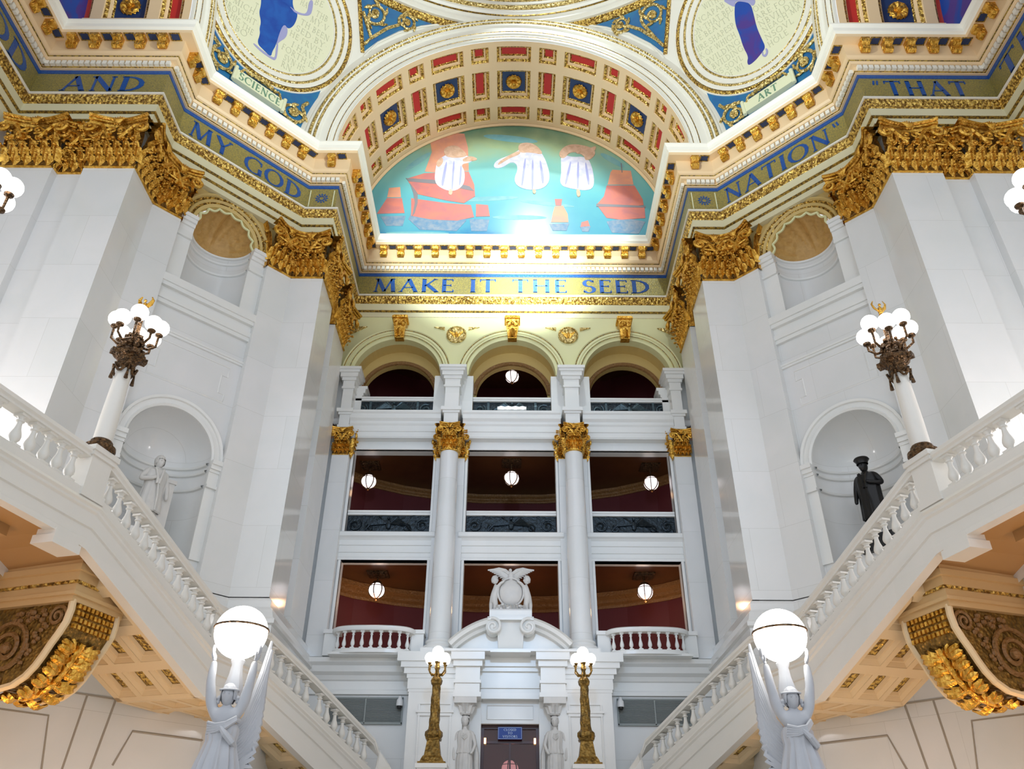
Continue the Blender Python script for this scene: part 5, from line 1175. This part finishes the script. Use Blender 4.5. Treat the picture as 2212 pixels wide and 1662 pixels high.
# ------------------------------------------------------------ figures
def skin_body(name, joints, edges, m_, parent, flip=False, sub=2):
    """joints: {key: (x,y,z,r)} relative to parent; first joint is the root (pelvis)"""
    keys = list(joints); me = bpy.data.meshes.new(name)
    me.from_pydata([((-joints[k][0] if flip else joints[k][0]), joints[k][1], joints[k][2]) for k in keys], [(keys.index(a), keys.index(b)) for a, b in edges], [])
    me.materials.append(M[m_]); ob = bpy.data.objects.new(name, me); COL.objects.link(ob); ob.parent = parent
    md = ob.modifiers.new('skin', 'SKIN'); md.use_smooth_shade = True; md.branch_smoothing = .6
    for i, k in enumerate(keys):
        r = joints[k][3]; me.skin_vertices[0].data[i].radius = (r, r) if not isinstance(r, tuple) else r
        me.skin_vertices[0].data[i].use_root = (i == 0)
    s = ob.modifiers.new('sub', 'SUBSURF'); s.levels = sub; s.render_levels = sub
    return ob
def head(mb, c, r, yaw=0, tilt=0, hair=True):
    R = Matrix.Rotation(yaw, 3, 'Z') @ Matrix.Rotation(tilt, 3, 'X'); n = 20; rows = []
    for i in range(n):
        a = 2*PI*i/n; q = []
        for j in range(13):
            b = -PI/2+PI*j/12; x, y, z = math.cos(b)*math.sin(a)*.78, -math.cos(b)*math.cos(a)*.92, math.sin(b)*1.18
            if y < -.2 and z < 0: x *= 1+z*.32
            if y < -.3:
                y += .10*math.exp(-((z-.10)**2)/.02)*(abs(x) > .15)*(abs(x) < .55)      # eye hollows
                y -= .24*math.exp(-(x**2)/.010-((z+.12)**2)/.035)                        # nose
                y -= .06*math.exp(-(x**2)/.04-((z+.50)**2)/.012)                         # lips
                y -= .06*math.exp(-(x**2)/.05-((z+.85)**2)/.03)                          # chin
            q.append(R @ (Vector((x, y, z))*r)+Vector(c))
        rows.append(q)
    mb.grid(rows, cu=True)
    for e in (-1, 1):
        mb.ball(Vector(c)+R @ (Vector((e*.78, .05, -.02))*r), r*.17, 8, (.5, .8, 1.3)); mb.ball(Vector(c)+R @ (Vector((e*.30, -.80, .10))*r), r*.12, 6)
def hairdo(mb, c, r, yaw=0, tilt=0, wav=9):
    R = Matrix.Rotation(yaw, 3, 'Z') @ Matrix.Rotation(tilt, 3, 'X'); n = 28; rows = []
    for i in range(n):
        a = 2*PI*i/n; q = []
        lo = .28 if math.cos(a) > .55 else (-.45 if math.cos(a) > .0 else -.75)
        for j in range(8):
            b = lo+(PI/2-lo)*j/7; k = 1.10+.05*math.sin(a*wav+j)
            q.append(R @ (Vector((math.cos(b)*math.sin(a)*.84*k, -math.cos(b)*math.cos(a)*.95*k, math.sin(b)*1.18*k))*r)+Vector(c))
        rows.append(q)
    mb.grid(rows, cu=True)
def robe(mb, c, prof, folds=11, amp=.08, sq=.75, ph=0, n=72, sway=0):
    """prof: (radius, z) from top to hem, drapery folds deepen towards the hem"""
    rows = []; z0, z1 = prof[0][1], prof[-1][1]
    for i in range(n):
        a = 2*PI*i/n; q = []
        for r, z in prof:
            t = (z0-z)/(z0-z1+1e-9); k = 1+amp*t**.6*(math.sin(folds*a+ph+t*1.5)+.5*math.sin(folds*1.7*a+ph*2+2*t))
            q.append((c[0]+r*k*math.cos(a)+sway*t, c[1]+r*k*sq*math.sin(a), z))
        rows.append(q)
    mb.grid(rows, cu=True)
def hand(mb, w, d, side, up, r=.011):
    """hand from wrist w pointing d, fingers spread along side, palm facing up; five separate bent fingers"""
    w, d, s, u = Vector(w), Vector(d).normalized(), Vector(side).normalized(), Vector(up).normalized()
    mb.tube([w, w+d*.03, w+d*.07, w+d*.10], [.026, .034, .040, .036], 8, flat=.6)
    for k, L in enumerate((.070, .085, .090, .080)):
        b = w+d*.095+s*(.033-.022*k)
        mb.tube([b, b+d*L*.45+u*.010+s*(.004*(1.5-k)), b+d*L*.8+u*.03+s*(.006*(1.5-k)), b+d*L*.95+u*.055], [r, r*.95, r*.85, r*.6], 6)
    b = w+d*.035+s*.03; mb.tube([b, b+s*.035+d*.025+u*.008, b+s*.045+d*.06+u*.02], [r*1.25, r*1.1, r*.8], 6)

for i, S in enumerate((-1, 1)):     # ---- maidens holding the great globes
    bx, by, bz = S*3.93, 11.9, .62; side = ('left', 'right')[i]
    pdz = thing('statue_pedestal', 'marble pedestal under the %s globe bearer statue' % side, 'pedestal', (bx, by, -1.6), 'pedestals of the globe bearers')
    mb = MB()
    for z0, z1, e in ((-1.6, -1.3, .5), (-1.3, .35, .4), (.35, .5, .46), (.5, bz, .42)): mb.box(bx-e, bx+e, by-e, by+e, z0, z1)
    mb.build('block', 'stairm', pdz)
    st = thing('globe_bearer_statue', 'marble winged maiden with raised arms holding the large glowing globe on the %s' % side, 'statue', (bx, by, bz), 'marble maidens bearing lit globes')
    J = dict(pel=(0, 0, 1.08, (.15, .12)), bel=(.0, -.01, 1.24, (.125, .10)), che=(0, 0, 1.44, (.185, .13)), nb=(0, 0, 1.57, .10), nk=(0, -.01, 1.66, .055), hd=(0, -.02, 1.74, .06))
    E_ = [('pel', 'bel'), ('bel', 'che'), ('che', 'nb'), ('nb', 'nk'), ('nk', 'hd')]
    for e, q in ((-1, 'l'), (1, 'r')):
        J['s'+q] = (e*.18, 0, 1.58, .085); J['ua'+q] = (e*.235, -.02, 1.74, .082); J['e'+q] = (e*.275, -.05, 1.95, .066); J['f'+q] = (e*.285, -.04, 2.09, .062); J['w'+q] = (e*.29, -.02, 2.27, .042)
        E_ += [('nb', 's'+q), ('s'+q, 'ua'+q), ('ua'+q, 'e'+q), ('e'+q, 'f'+q), ('f'+q, 'w'+q)]
        J['h'+q] = (e*.10, 0, .98, .11); J['k'+q] = (e*.11, -.03, .55, .075); J['a'+q] = (e*.11, .02, .1, .045); J['t'+q] = (e*.12, -.13, .035, .035)
        E_ += [('pel', 'h'+q), ('h'+q, 'k'+q), ('k'+q, 'a'+q), ('a'+q, 't'+q)]
    skin_body('body', J, E_, 'statue2', st)
    mb = MB(); head(mb, (0, -.035, 1.79), .118, 0, -.05); mb.build('head', 'statue2', st, local=True, smooth=True)
    mb = MB(); hairdo(mb, (0, -.02, 1.80), .122, 0, -.05)
    for e in (-1, 1): mb.ball((e*.125, 0, 1.76), .042, 8); mb.ball((e*.135, -.01, 1.71), .03, 8)
    mb.tube([(.13*math.sin(a), -.02-.13*math.cos(a), 1.865-.01*math.cos(a)) for a in [k*PI/8-PI for k in range(17)]], .014, 5)
    mb.build('hair', 'statue2', st, local=True, smooth=True)
    for e in (-1, 1): mb = MB(); hand(mb, (e*.29, -.02, 2.27), (e*.35, .03, 1), (0, -1, 0), (-e*.3, 0, 1), .014); mb.build('hand', 'statue2', st, local=True, smooth=True)
    mb = MB()   # robe: bodice roll, peplum and long skirt
    robe(mb, (0, 0), [(.18, 1.42), (.215, 1.36), (.215, 1.28), (.20, 1.2), (.225, 1.10), (.265, .95), (.30, .80), (.315, .74), (.28, .75)], 13, .08, .8, S)
    robe(mb, (.0, 0), [(.20, .9), (.23, .75), (.25, .4), (.30, .02)], 15, .09, .85, 2+S)
    mb.build('robe', 'statue2', st, local=True, smooth=True)
    mb = MB()
    for k in range(5):
        t = k/4; mb.tube([(-.17, -.08-.02*k, 1.30+.03*k), (-.05, -.17-.01*k, 1.335+.02*k-.03), (.08, -.19, 1.40+.015*k-.05), (.18, -.10, 1.50+.01*k-.04), (.19, .04, 1.47)], .034-.003*k, 6)
    mb.tube([(.02, -.19, 1.36), (.10, -.21, 1.27), (.19, -.14, 1.18), (.20, -.02, 1.14)], [.03, .045, .05, .03], 7)
    mb.build('sash', 'statue2', st, local=True, smooth=True)
    mb = MB()   # tall wings folded up behind the figure, leaning to the outer side of the picture
    for k in range(15):
        t = k/14; top = 2.62-1.75*t
        mb.tube([(.10, .14, 1.35-.62*t), (.24+.04*t, .24, 1.45-.66*t+.1), (.36+.03*math.sin(t*3), .27, (1.45-.66*t)*.4+top*.6), (.40-.12*t+.03*(k % 2), .26, top)], [.04, .075, .07, .02], 6, flat=.6)
    if S > 0: mb.v = [(-x, y, z) for x, y, z in mb.v]; mb.f = [f[::-1] for f in mb.f]
    mb.build('wing', 'statue2', st, local=True, smooth=True)
    mb = MB(); cn = (0, .12)    # cone shaped flame or horn that carries the globe
    mb.lathe([(.13, 1.80), (.125, 1.95), (.09, 2.1), (.075, 2.24), (.10, 2.3), (.06, 2.34)], c=(0, .12, 0), n=18, fold=lambda a, z: 1+.05*math.sin(6*a)); mb.build('globe_support', 'statue2', st, local=True, smooth=True)
    gl = thing('globe_lamp', 'large glowing white globe with dark band held up by the %s statue' % side, 'lamp', (bx, by, bz+2.31), 'large lit globes on the stair statues')
    zc = bz+2.68; mb = MB(); mb.ball((bx, by+.02, zc), .375, 40); mb.build('glass_globe', 'bigw', gl, smooth=True)
    mb = MB(); mb.tube([(bx+.379*math.cos(a), by+.02+.379*math.sin(a), zc+.05) for a in [k*PI/24 for k in range(49)]], .017, 6); mb.build('metal_band', 'bronze', gl)
    light('POINT', 'globe_light', (bx, by-.0, zc), None, 0.01, (1, .95, .85), .3)

def globelamp(x, y, label, extra=None):      # ---- marble column lamps with eight globes
    lp = thing('column_lamp', label, 'lamp', (x, y, 8.36), 'eight-globe column lamps on the galleries')
    c = (x, y, 0)
    mb = MB(); mb.lathe([(.30, 8.36), (.34, 8.42), (.33, 8.5), (.25, 8.56), (.24, 8.62), (.21, 8.66)], c=c, n=24); mb.build('base_ring', 'bronze', lp, smooth=True)
    mb = MB(); mb.lathe([(.205, 8.62), (.205, 9.2), (.185, 10.0), (.165, 10.66)], c=c, n=28); mb.build('shaft', 'stairm', lp, smooth=True)
    mb = MB(); mb.lathe([(.17, 10.55), (.21, 10.62), (.20, 10.75), (.24, 10.85), (.34, 10.92), (.36, 11.0), (.26, 11.08), (.22, 11.2), (.26, 11.35), (.12, 11.5), (.07, 11.7), (.06, 12.1), (.10, 12.2), (0, 12.25)], c=c, n=20, fold=lambda a, z: 1+.08*math.sin(8*a))
    for k in range(4):
        a = k*PI/2+PI/4; d = Vector((math.cos(a), math.sin(a), 0)); mb.hexa([Vector(c)+d*q+Vector((-d.y*s, d.x*s, z)) for z in (10.9, 11.02) for q, s in ((.2, -.1), (.42, -.09), (.42, .09), (.2, .1))])
        for e in (-1, 1):
            a2 = a+.3; d2 = Vector((math.cos(a2), math.sin(a2), 0))
        mb.tube([Vector(c)+d*.22+Vector((0, 0, 10.66)), Vector(c)+d*.25+Vector((0, 0, 10.45)), Vector(c)+d*.25+Vector((0, 0, 10.25))], [.025, .025, .05], 6)
        a2 = a+PI/4; d2 = Vector((math.cos(a2), math.sin(a2), 0)); e2 = Vector((-d2.y, d2.x, 0))
        mb.tube([Vector(c)+d2*.22+e2*(.14*t)+Vector((0, 0, 10.66-.22*(1-t*t))) for t in (-1, -.6, -.2, .2, .6, 1)], .032, 6)
    random.seed(3)
    for k in range(46):
        a = random.random()*6.28; z = 11.0+random.random()*.55; r = .30-.25*(z-11.0); mb.ball((x+r*math.cos(a), y+r*math.sin(a), z), .05+.03*random.random(), 6)
    mb.build('bronze_capital', 'bronze', lp)
    for k in range(8):
        a = 2*PI*k/8+PI/8; d = Vector((math.cos(a), math.sin(a), 0)); R = .50; zz = 11.78 if k % 2 else 11.92
        mb = MB(); mb.tube([Vector(c)+d*.12+Vector((0, 0, 11.30)), Vector(c)+d*.34+Vector((0, 0, 11.26)), Vector(c)+d*.50+Vector((0, 0, 11.38)), Vector(c)+d*R+Vector((0, 0, zz-.2))], [.04, .035, .03, .035], 6)
        mb.lathe([(.03, zz-.26), (.09, zz-.22), (.10, zz-.18), (.07, zz-.15)], c=Vector(c)+d*R, n=12)
        ar = mb.build('lamp_arm', 'bronze', lp)
        mb = MB(); mb.ball(Vector(c)+d*R+Vector((0, 0, zz+.02)), .205, 20); mb.build('glass_globe', 'lampw', ar, smooth=True)
    mb = MB()
    mb.ball((x, y, 12.30), .08, 8); mb.ball((x, y, 12.48), .075, 8, (.8, 1, 1.7)); mb.ball((x, y-.04, 12.63), .04, 8)
    for e in (-1, 1): mb.tube([(x+e*.05, y, 12.48), (x+e*.13, y, 12.56), (x+e*.17, y, 12.68), (x+e*.12, y, 12.78)], [.05, .055, .04, .015], 6, flat=.5)
    mb.build('eagle_finial', 'gold', lp, smooth=True)
    return lp
globelamp(-9.17, 16.0, 'marble column lamp with bronze head on the left gallery newel')
globelamp(9.17, 16.0, 'marble column lamp with bronze head on the right gallery newel')
globelamp(-10.42, 11.3, 'column lamp whose globes just show at the far left edge')
globelamp(10.42, 11.3, 'column lamp whose globes just show at the far right edge')

for i, S in enumerate((-1, 1)):     # ---- bronze candelabra by the door
    x, y = S*2.36, 27.0; cd = thing('candelabrum', 'tall olive bronze candelabrum %s of the doorway' % ('left', 'right')[i], 'lamp', (x, y, 3.5), 'bronze candelabra by the doorway')
    pb = thing('newel_pedestal', 'white marble newel under the %s bronze candelabrum' % ('left', 'right')[i], 'pedestal', (x, y, 2.45)); mb = MB(); mb.box(x-.42, x+.42, y-.42, y+.42, 2.45, 3.38); mb.box(x-.48, x+.48, y-.48, y+.48, 3.38, 3.5); mb.build('block', 'marble2', pb)
    mb = MB()
    for z0, z1, e0, e1 in ((3.5, 3.56, .42, .42), (3.56, 3.66, .36, .32), (3.66, 3.74, .32, .27), (3.74, 4.2, .25, .18), (4.2, 4.26, .22, .24)):
        mb.hexa([(x-e0, y-e0, z0), (x+e0, y-e0, z0), (x+e0, y+e0, z0), (x-e0, y+e0, z0), (x-e1, y-e1, z1), (x+e1, y-e1, z1), (x+e1, y+e1, z1), (x-e1, y+e1, z1)])
    mb.lathe([(.24, 4.26), (.28, 4.34), (.27, 4.44), (.2, 4.5), (.16, 4.54)], c=(x, y, 0), n=20, fold=lambda a, z: 1+.06*math.sin(8*a)); mb.build('base', 'obronze', cd)
    mb = MB(); mb.lathe([(.17, 4.5)]+[(.165-.04*k/14, 4.55+1.25*k/14) for k in range(15)]+[(.11, 5.85)], c=(x, y, 0), n=24, fold=lambda a, z: 1+.09*math.sin(5*a+z*9)+.05*math.sin(20*z)); mb.build('shaft', 'obronze', cd)
    mb = MB(); mb.lathe([(.11, 5.80), (.17, 5.88), (.19, 5.98), (.15, 6.06), (.09, 6.12), (.06, 6.3), (.09, 6.36), (.07, 6.5), (.10, 6.56), (.03, 6.64), (0, 6.66)], c=(x, y, 0), n=18, fold=lambda a, z: 1+.08*math.sin(7*a)); mb.build('bulb', 'obronze', cd)
    for k in range(6):
        a = 2*PI*k/6+PI/6; d = Vector((math.cos(a), math.sin(a), 0)); c = Vector((x, y, 0))
        mb = MB(); mb.tube([c+d*.06+Vector((0, 0, 6.15)), c+d*.2+Vector((0, 0, 6.16)), c+d*.30+Vector((0, 0, 6.28)), c+d*.28+Vector((0, 0, 6.44))], [.03, .03, .025, .03], 6); mb.lathe([(.02, 6.42), (.06, 6.48), (.07, 6.52)], c=c+d*.28, n=10); ar = mb.build('lamp_arm', 'obronze', cd)
        mb = MB(); mb.ball(c+d*.28+Vector((0, 0, 6.66)), .165, 16); mb.build('glass_globe', 'lampw', ar, smooth=True)
    mb = MB(); mb.ball((x, y, 6.88), .19, 16); mb.build('glass_globe', 'lampw', cd, smooth=True)

# ---- lanterns
def lantern(x, y, zc, zt, label):
    lt = thing('hanging_lantern', label, 'lantern', (x, y, zc-.4), 'round lit lanterns under the ceilings')
    mb = MB(); mb.box(x-.42, x+.42, y-.42, y+.42, zt-.05, zt); mb.box(x-.30, x+.30, y-.30, y+.30, zt-.09, zt-.05); mb.build('ceiling_plate', 'bronze', lt)
    mb = MB(); mb.tube([(x, y, zt-.05), (x, y, zc+.36)], .03, 6); mb.lathe([(0, zc+.40), (.16, zc+.36), (.2, zc+.28)], c=(x, y, 0), n=16); mb.lathe([(.08, zc-.32), (.05, zc-.4), (0, zc-.44)], c=(x, y, 0), n=10); mb.build('stem', 'bronze', lt)
    mb = MB(); mb.ball((x, y, zc), .32, 20, (1, 1, .98)); mb.build('glass_globe', 'lantern', lt, smooth=True)
    mb = MB()
    for k in range(6):
        a = k*PI/3+.3; mb.tube([(x+.335*math.sin(b)*math.cos(a), y+.335*math.sin(b)*math.sin(a), zc+.335*math.cos(b)) for b in [PI*q/12 for q in range(1, 12)]], .024, 4)
    mb.tube([(x+.30*math.cos(a), y+.30*math.sin(a), zc+.15) for a in [k*PI/10 for k in range(21)]], .014, 4)
    mb.build('cage', 'bronze', lt)
    light('POINT', 'lantern_light', (x, y, zc-.55), None, 34 if zc < 12 else 3, (1, .55, .28), .15)
for x, y, zc, zt, l in ((-5.46, 32.3, 10.67, 11.36, 'lit round lantern in the lower left bay'), (.0, 32.3, 10.67, 11.36, 'lit round lantern half hidden behind the carved eagle group'), (5.46, 32.3, 10.67, 11.36, 'lit round lantern in the lower right bay'),
                        (-6.25, 32.2, 15.5, 16.3, 'lit round lantern in the second storey left bay'), (0, 31.9, 15.55, 16.3, 'lit round lantern in the second storey middle bay'), (6.12, 32.2, 15.5, 16.3, 'lit round lantern in the second storey right bay'), (0, 32.3, 21.1, 22.4, 'lit round lantern inside the middle top arch')):
    lantern(x, y, zc, zt, l)
lantern(0, 32.6, 4.1, 6.9, 'lit lantern seen through the glass of the doorway')
# floodlight on the top ledge
fd = thing('floodlight', 'bar of four white floodlight lenses on the ledge of the middle top bay', 'light', (0, FY-.5, 17.72))
mb = MB(); mb.box(-.62, .62, FY-.62, FY-.42, 17.72, 17.86); mb.build('housing', 'plastic', fd)
for k in range(4): mb = MB(); mb.ball((-.45+.3*k, FY-.62, 17.80), .10, 12, (1.2, .5, .7)); mb.build('lens', 'flood', fd, smooth=True)

# ---- caryatids
for i, S in enumerate((-1, 1)):
    bx, by, bz = S*1.52, FY-1.0, 2.75; side = ('left', 'right')[i]
    cr = thing('caryatid', 'white marble draped female figure carrying the lintel, %s of the door' % side, 'statue', (bx, by, bz), 'marble women beside the doorway')
    J = dict(pel=(0, 0, 1.35, (.19, .15)), bel=(0, 0, 1.6, (.15, .12)), che=(0, 0, 1.9, (.2, .14)), nb=(0, 0, 2.1, .09), nk=(0, 0, 2.2, .07), hd=(0, 0, 2.3, .08)); E_ = [('pel', 'bel'), ('bel', 'che'), ('che', 'nb'), ('nb', 'nk'), ('nk', 'hd')]
    for e, q in ((-1, 'l'), (1, 'r')):
        J['s'+q] = (e*.24, 0, 2.06, .085); J['e'+q] = (e*.36, .02, 1.68, .065)
        if e*S < 0: J['w'+q] = (e*.26, -.14, 1.42, .045); J['m'+q] = (e*.2, -.18, 1.38, .04)
        else: J['w'+q] = (e*.34, -.05, 1.3, .045); J['m'+q] = (e*.32, -.07, 1.2, .04)
        J['k'+q] = (e*.13, -.05, .7, .1); J['a'+q] = (e*.13, 0, .12, .06); E_ += [('nb', 's'+q), ('s'+q, 'e'+q), ('e'+q, 'w'+q), ('w'+q, 'm'+q), ('pel', 'k'+q), ('k'+q, 'a'+q)]
    skin_body('body', J, E_, 'statue', cr)
    mb = MB(); head(mb, (0, -.03, 2.42), .155, -S*.3); mb.build('head', 'statue', cr, local=True, smooth=True)
    mb = MB(); hairdo(mb, (0, -.0, 2.44), .16, -S*.3); mb.build('hair', 'statue', cr, local=True, smooth=True)
    mb = MB(); robe(mb, (0, 0), [(.20, 2.12), (.27, 2.0), (.26, 1.8), (.24, 1.6), (.29, 1.42), (.27, 1.40)], 12, .06, .7, S); robe(mb, (0, 0), [(.24, 1.45), (.28, 1.2), (.27, .6), (.33, 0)], 14, .09, .75, S*2); mb.build('robe', 'statue', cr, local=True, smooth=True)
    mb = MB()
    for k in range(4): mb.tube([(-.22, -.05, 2.08-.03*k), (0, -.2-.01*k, 1.98-.05*k), (.22, -.05, 2.08-.03*k)], .03, 6)
    for e in (-1, 1): mb.tube([(e*.3, .1, 2.0), (e*.4, .12, 1.4), (e*.42, .08, .7), (e*.36, .05, .1)], [.05, .09, .08, .05], 8)
    mb.build('mantle', 'statue', cr, local=True, smooth=True)
    mb = MB(); mb.lathe([(.16, 2.60), (.2, 2.64), (.18, 2.7), (.24, 2.85), (.32, 2.95)], c=(0, 0, 0), n=20, fold=lambda a, z: 1+.06*math.sin(9*a)); mb.box(-.38, .38, -.34, .34, 2.95, 3.15)
    for k in range(8):
        leaf(mb, lambda a, o, z: Vector(((.18+o)*math.cos(a/.18), (.18+o)*math.sin(a/.18), z)), .18*2*PI*k/8, 2.66, .13, .24, .12)
    mb.build('basket_capital', 'statue', cr, local=True)
    mb = MB(); mb.box(-.36, .36, -.3, .3, -.3, 0); mb.build('foot_block', 'marble2', cr, local=True)

# ---- carved coat of arms group
ca = thing('eagle_and_shield_sculpture', 'white marble group of spread eagle over a shield held by two children', 'sculpture', (0, FY-1.15, 8.82))
mb = MB(); mb.ball((0, 0, .74), .44, 28, (1.0, .45, 1.15)); mb.tube([(.47*math.sin(a), -.08, .74+.53*math.cos(a)) for a in [k*PI/16 for k in range(33)]], .035, 6); mb.build('shield', 'statue', ca, local=True, smooth=True)
mb = MB(); mb.ball((0, -.02, 1.36), .13, 12, (.9, .8, 1.5)); mb.ball((-.02, -.06, 1.58), .065, 10); mb.tube([(-.04, -.11, 1.59), (-.06, -.17, 1.54)], [.028, .008], 5)
for e in (-1, 1):
    for k in range(9):
        t = k/8; tip = (e*(.86-.60*t), .02, 1.60-.44*t+.05*math.sin(t*3)); sh = (e*(.10+.02*t), .02, 1.42-.12*t); mid = (e*(.44-.24*t), -.03, 1.60-.34*t)
        mb.tube([sh, mid, tip], [.06, .065, .022], 7, flat=.55)
    mb.tube([(e*.05, 0, 1.46), (e*.22, -.02, 1.58), (e*.45, -.02, 1.64), (e*.66, 0, 1.61), (e*.86, .02, 1.62)], [.07, .075, .065, .05, .02], 8)
mb.tube([(0, .03, 1.34), (0, .05, 1.2)], [.10, .06], 8); mb.build('eagle', 'statue', ca, local=True, smooth=True)
for S in (-1, 1):
    J = dict(pel=(S*.64, 0, .52, (.16, .14)), bel=(S*.62, 0, .68, .14), che=(S*.58, 0, .88, .145), nb=(S*.56, 0, 1.0, .08), hd=(S*.53, 0, 1.06, .06),
             s1=(S*.47, -.09, .96, .07), e1=(S*.36, -.17, 1.06, .055), w1=(S*.22, -.19, 1.14, .04), s2=(S*.60, .08, .92, .05), e2=(S*.46, .12, .82, .042), w2=(S*.36, .10, .78, .03),
             k1=(S*.54, -.10, .28, .10), a1=(S*.60, -.06, .06, .045), t1=(S*.52, -.12, .03, .035), k2=(S*.70, .06, .28, .10), a2=(S*.72, .06, .06, .045), t2=(S*.66, 0, .03, .035))
    skin_body('child_figure', J, [('pel', 'bel'), ('bel', 'che'), ('che', 'nb'), ('nb', 'hd'), ('che', 's1'), ('s1', 'e1'), ('e1', 'w1'), ('che', 's2'), ('s2', 'e2'), ('e2', 'w2'), ('pel', 'k1'), ('k1', 'a1'), ('a1', 't1'), ('pel', 'k2'), ('k2', 'a2'), ('a2', 't2')], 'statue', ca)
    mb = MB(); head(mb, (S*.58, -.01, 1.21), .125, -S*PI/2*.8); hairdo(mb, (S*.59, 0, 1.23), .132, -S*PI/2*.8); mb.build('child_head', 'statue', ca, local=True, smooth=True)
mb = MB(); random.seed(5)
for k in range(40): mb.ball((random.uniform(-.5, .5), random.uniform(-.22, .05), random.uniform(.03, .26)), random.uniform(.04, .08), 6, (1.2, 1, .8))
for k in range(9): leaf(mb, lambda a, o, z: Vector((a, -.12-o, z)), -.48+.12*k, .02, .13, .22, .14)
mb.build('foliage', 'statue', ca, local=True); mb = MB(); mb.box(-.76, .76, -.3, .3, 0, .06); mb.build('base', 'statue', ca, local=True)

# ---- niche statues
def niche_statue(S, m_, label, cap):
    x, y = dg(-.05, -.6); bx, by = (x if S < 0 else -x), y
    st = thing('niche_statue', label, 'statue', (bx, by, 8.8)); yaw = rad(45)*(-S)*-1
    st.rotation_euler.z = (PI/4 if S < 0 else -PI/4)
    mb = MB(); mb.box(-.5, .5, -.45, .45, 0, .5); mb.build('plinth', 'marble2' if S < 0 else 'black', st, local=True)
    z = .5; H = 2.55/1.8
    def q(x, y, zz, r): return (x*H, y*H, z+zz*H, (r*H if not isinstance(r, tuple) else (r[0]*H, r[1]*H)))
    J = dict(pel=q(0, 0, .95, (.16, .12)), bel=q(0, 0, 1.12, (.15, .12)), che=q(0, 0, 1.34, (.18, .13)), nb=q(0, 0, 1.5, .08), hd=q(0, -.01, 1.58, .06)); E_ = [('pel', 'bel'), ('bel', 'che'), ('che', 'nb'), ('nb', 'hd')]
    for e, k in ((-1, 'l'), (1, 'r')):
        J['s'+k] = q(e*.2, 0, 1.43, .08); 
        if (e > 0) == (S > 0): J['e'+k] = q(e*.33, -.02, 1.18, .065); J['w'+k] = q(e*.14, -.2, 1.20, .045); J['m'+k] = q(e*.06, -.22, 1.25, .04)
        else: J['e'+k] = q(e*.29, 0, 1.14, .06); J['w'+k] = q(e*.30, -.08, .9, .045); J['m'+k] = q(e*.30, -.1, .82, .04)
        J['k'+k] = q(e*.11, -.02, .5, .085); J['a'+k] = q(e*.13, 0, .08, .055); J['t'+k] = q(e*.15, -.14, .04, .045)
        E_ += [('nb', 's'+k), ('s'+k, 'e'+k), ('e'+k, 'w'+k), ('w'+k, 'm'+k), ('pel', 'k'+k), ('k'+k, 'a'+k), ('a'+k, 't'+k)]
    skin_body('body', J, E_, m_, st)
    mb = MB(); head(mb, (0, -.02, z+1.68*H), .12*H, -S*.25)
    mb.build('head', m_, st, local=True, smooth=True)
    mb = MB()
    if cap: mb.lathe([(.125, 1.73), (.13, 1.79), (.17, 1.84), (.155, 1.87), (0, 1.88)], c=(0, -.02, 0), n=24); mb.v = [(a*H, b*H, z+c*H) for a, b, c in mb.v]; mb.build('cap', m_, st, local=True, smooth=True)
    else: hairdo(mb, (0, 0, z+1.70*H), .125*H, -S*.25, 0, 12); mb.build('hair', m_, st, local=True, smooth=True)
    mb = MB(); robe(mb, (0, 0), [(.12, 1.50), (.22, 1.44), (.24, 1.3), (.21, 1.1), (.23, .9), (.27, .5), (.24, .48)] if not cap else [(.12, 1.50), (.23, 1.44), (.26, 1.3), (.25, 1.1), (.25, .9), (.27, .45), (.24, .43)], 9, .05, .75, S)
    mb.tube([(-.10, -.17, 1.46), (.0, -.2, 1.2), (.06, -.2, .8), (.07, -.2, .5)], .025, 6)
    for e in (-1, 1): mb.tube([(e*.09, -.13, 1.48), (e*.05, -.2, 1.3), (e*.02, -.21, 1.1)], .03, 6)
    mb.v = [(a*H, b*H, z+c*H) for a, b, c in mb.v]; mb.build('coat', m_, st, local=True, smooth=True)
    if S < 0: mb = MB(); mb.box(.22, .62, -.05, .4, .5, 2.3); mb.box(.18, .66, -.09, .44, 2.3, 2.42); mb.build('support_column', m_, st, local=True)
niche_statue(-1, 'statue', 'white marble statue of a standing man in a long coat in the left niche', False)
niche_statue(1, 'black', 'black bronze statue of a standing man in cap and coat in the right niche', True)
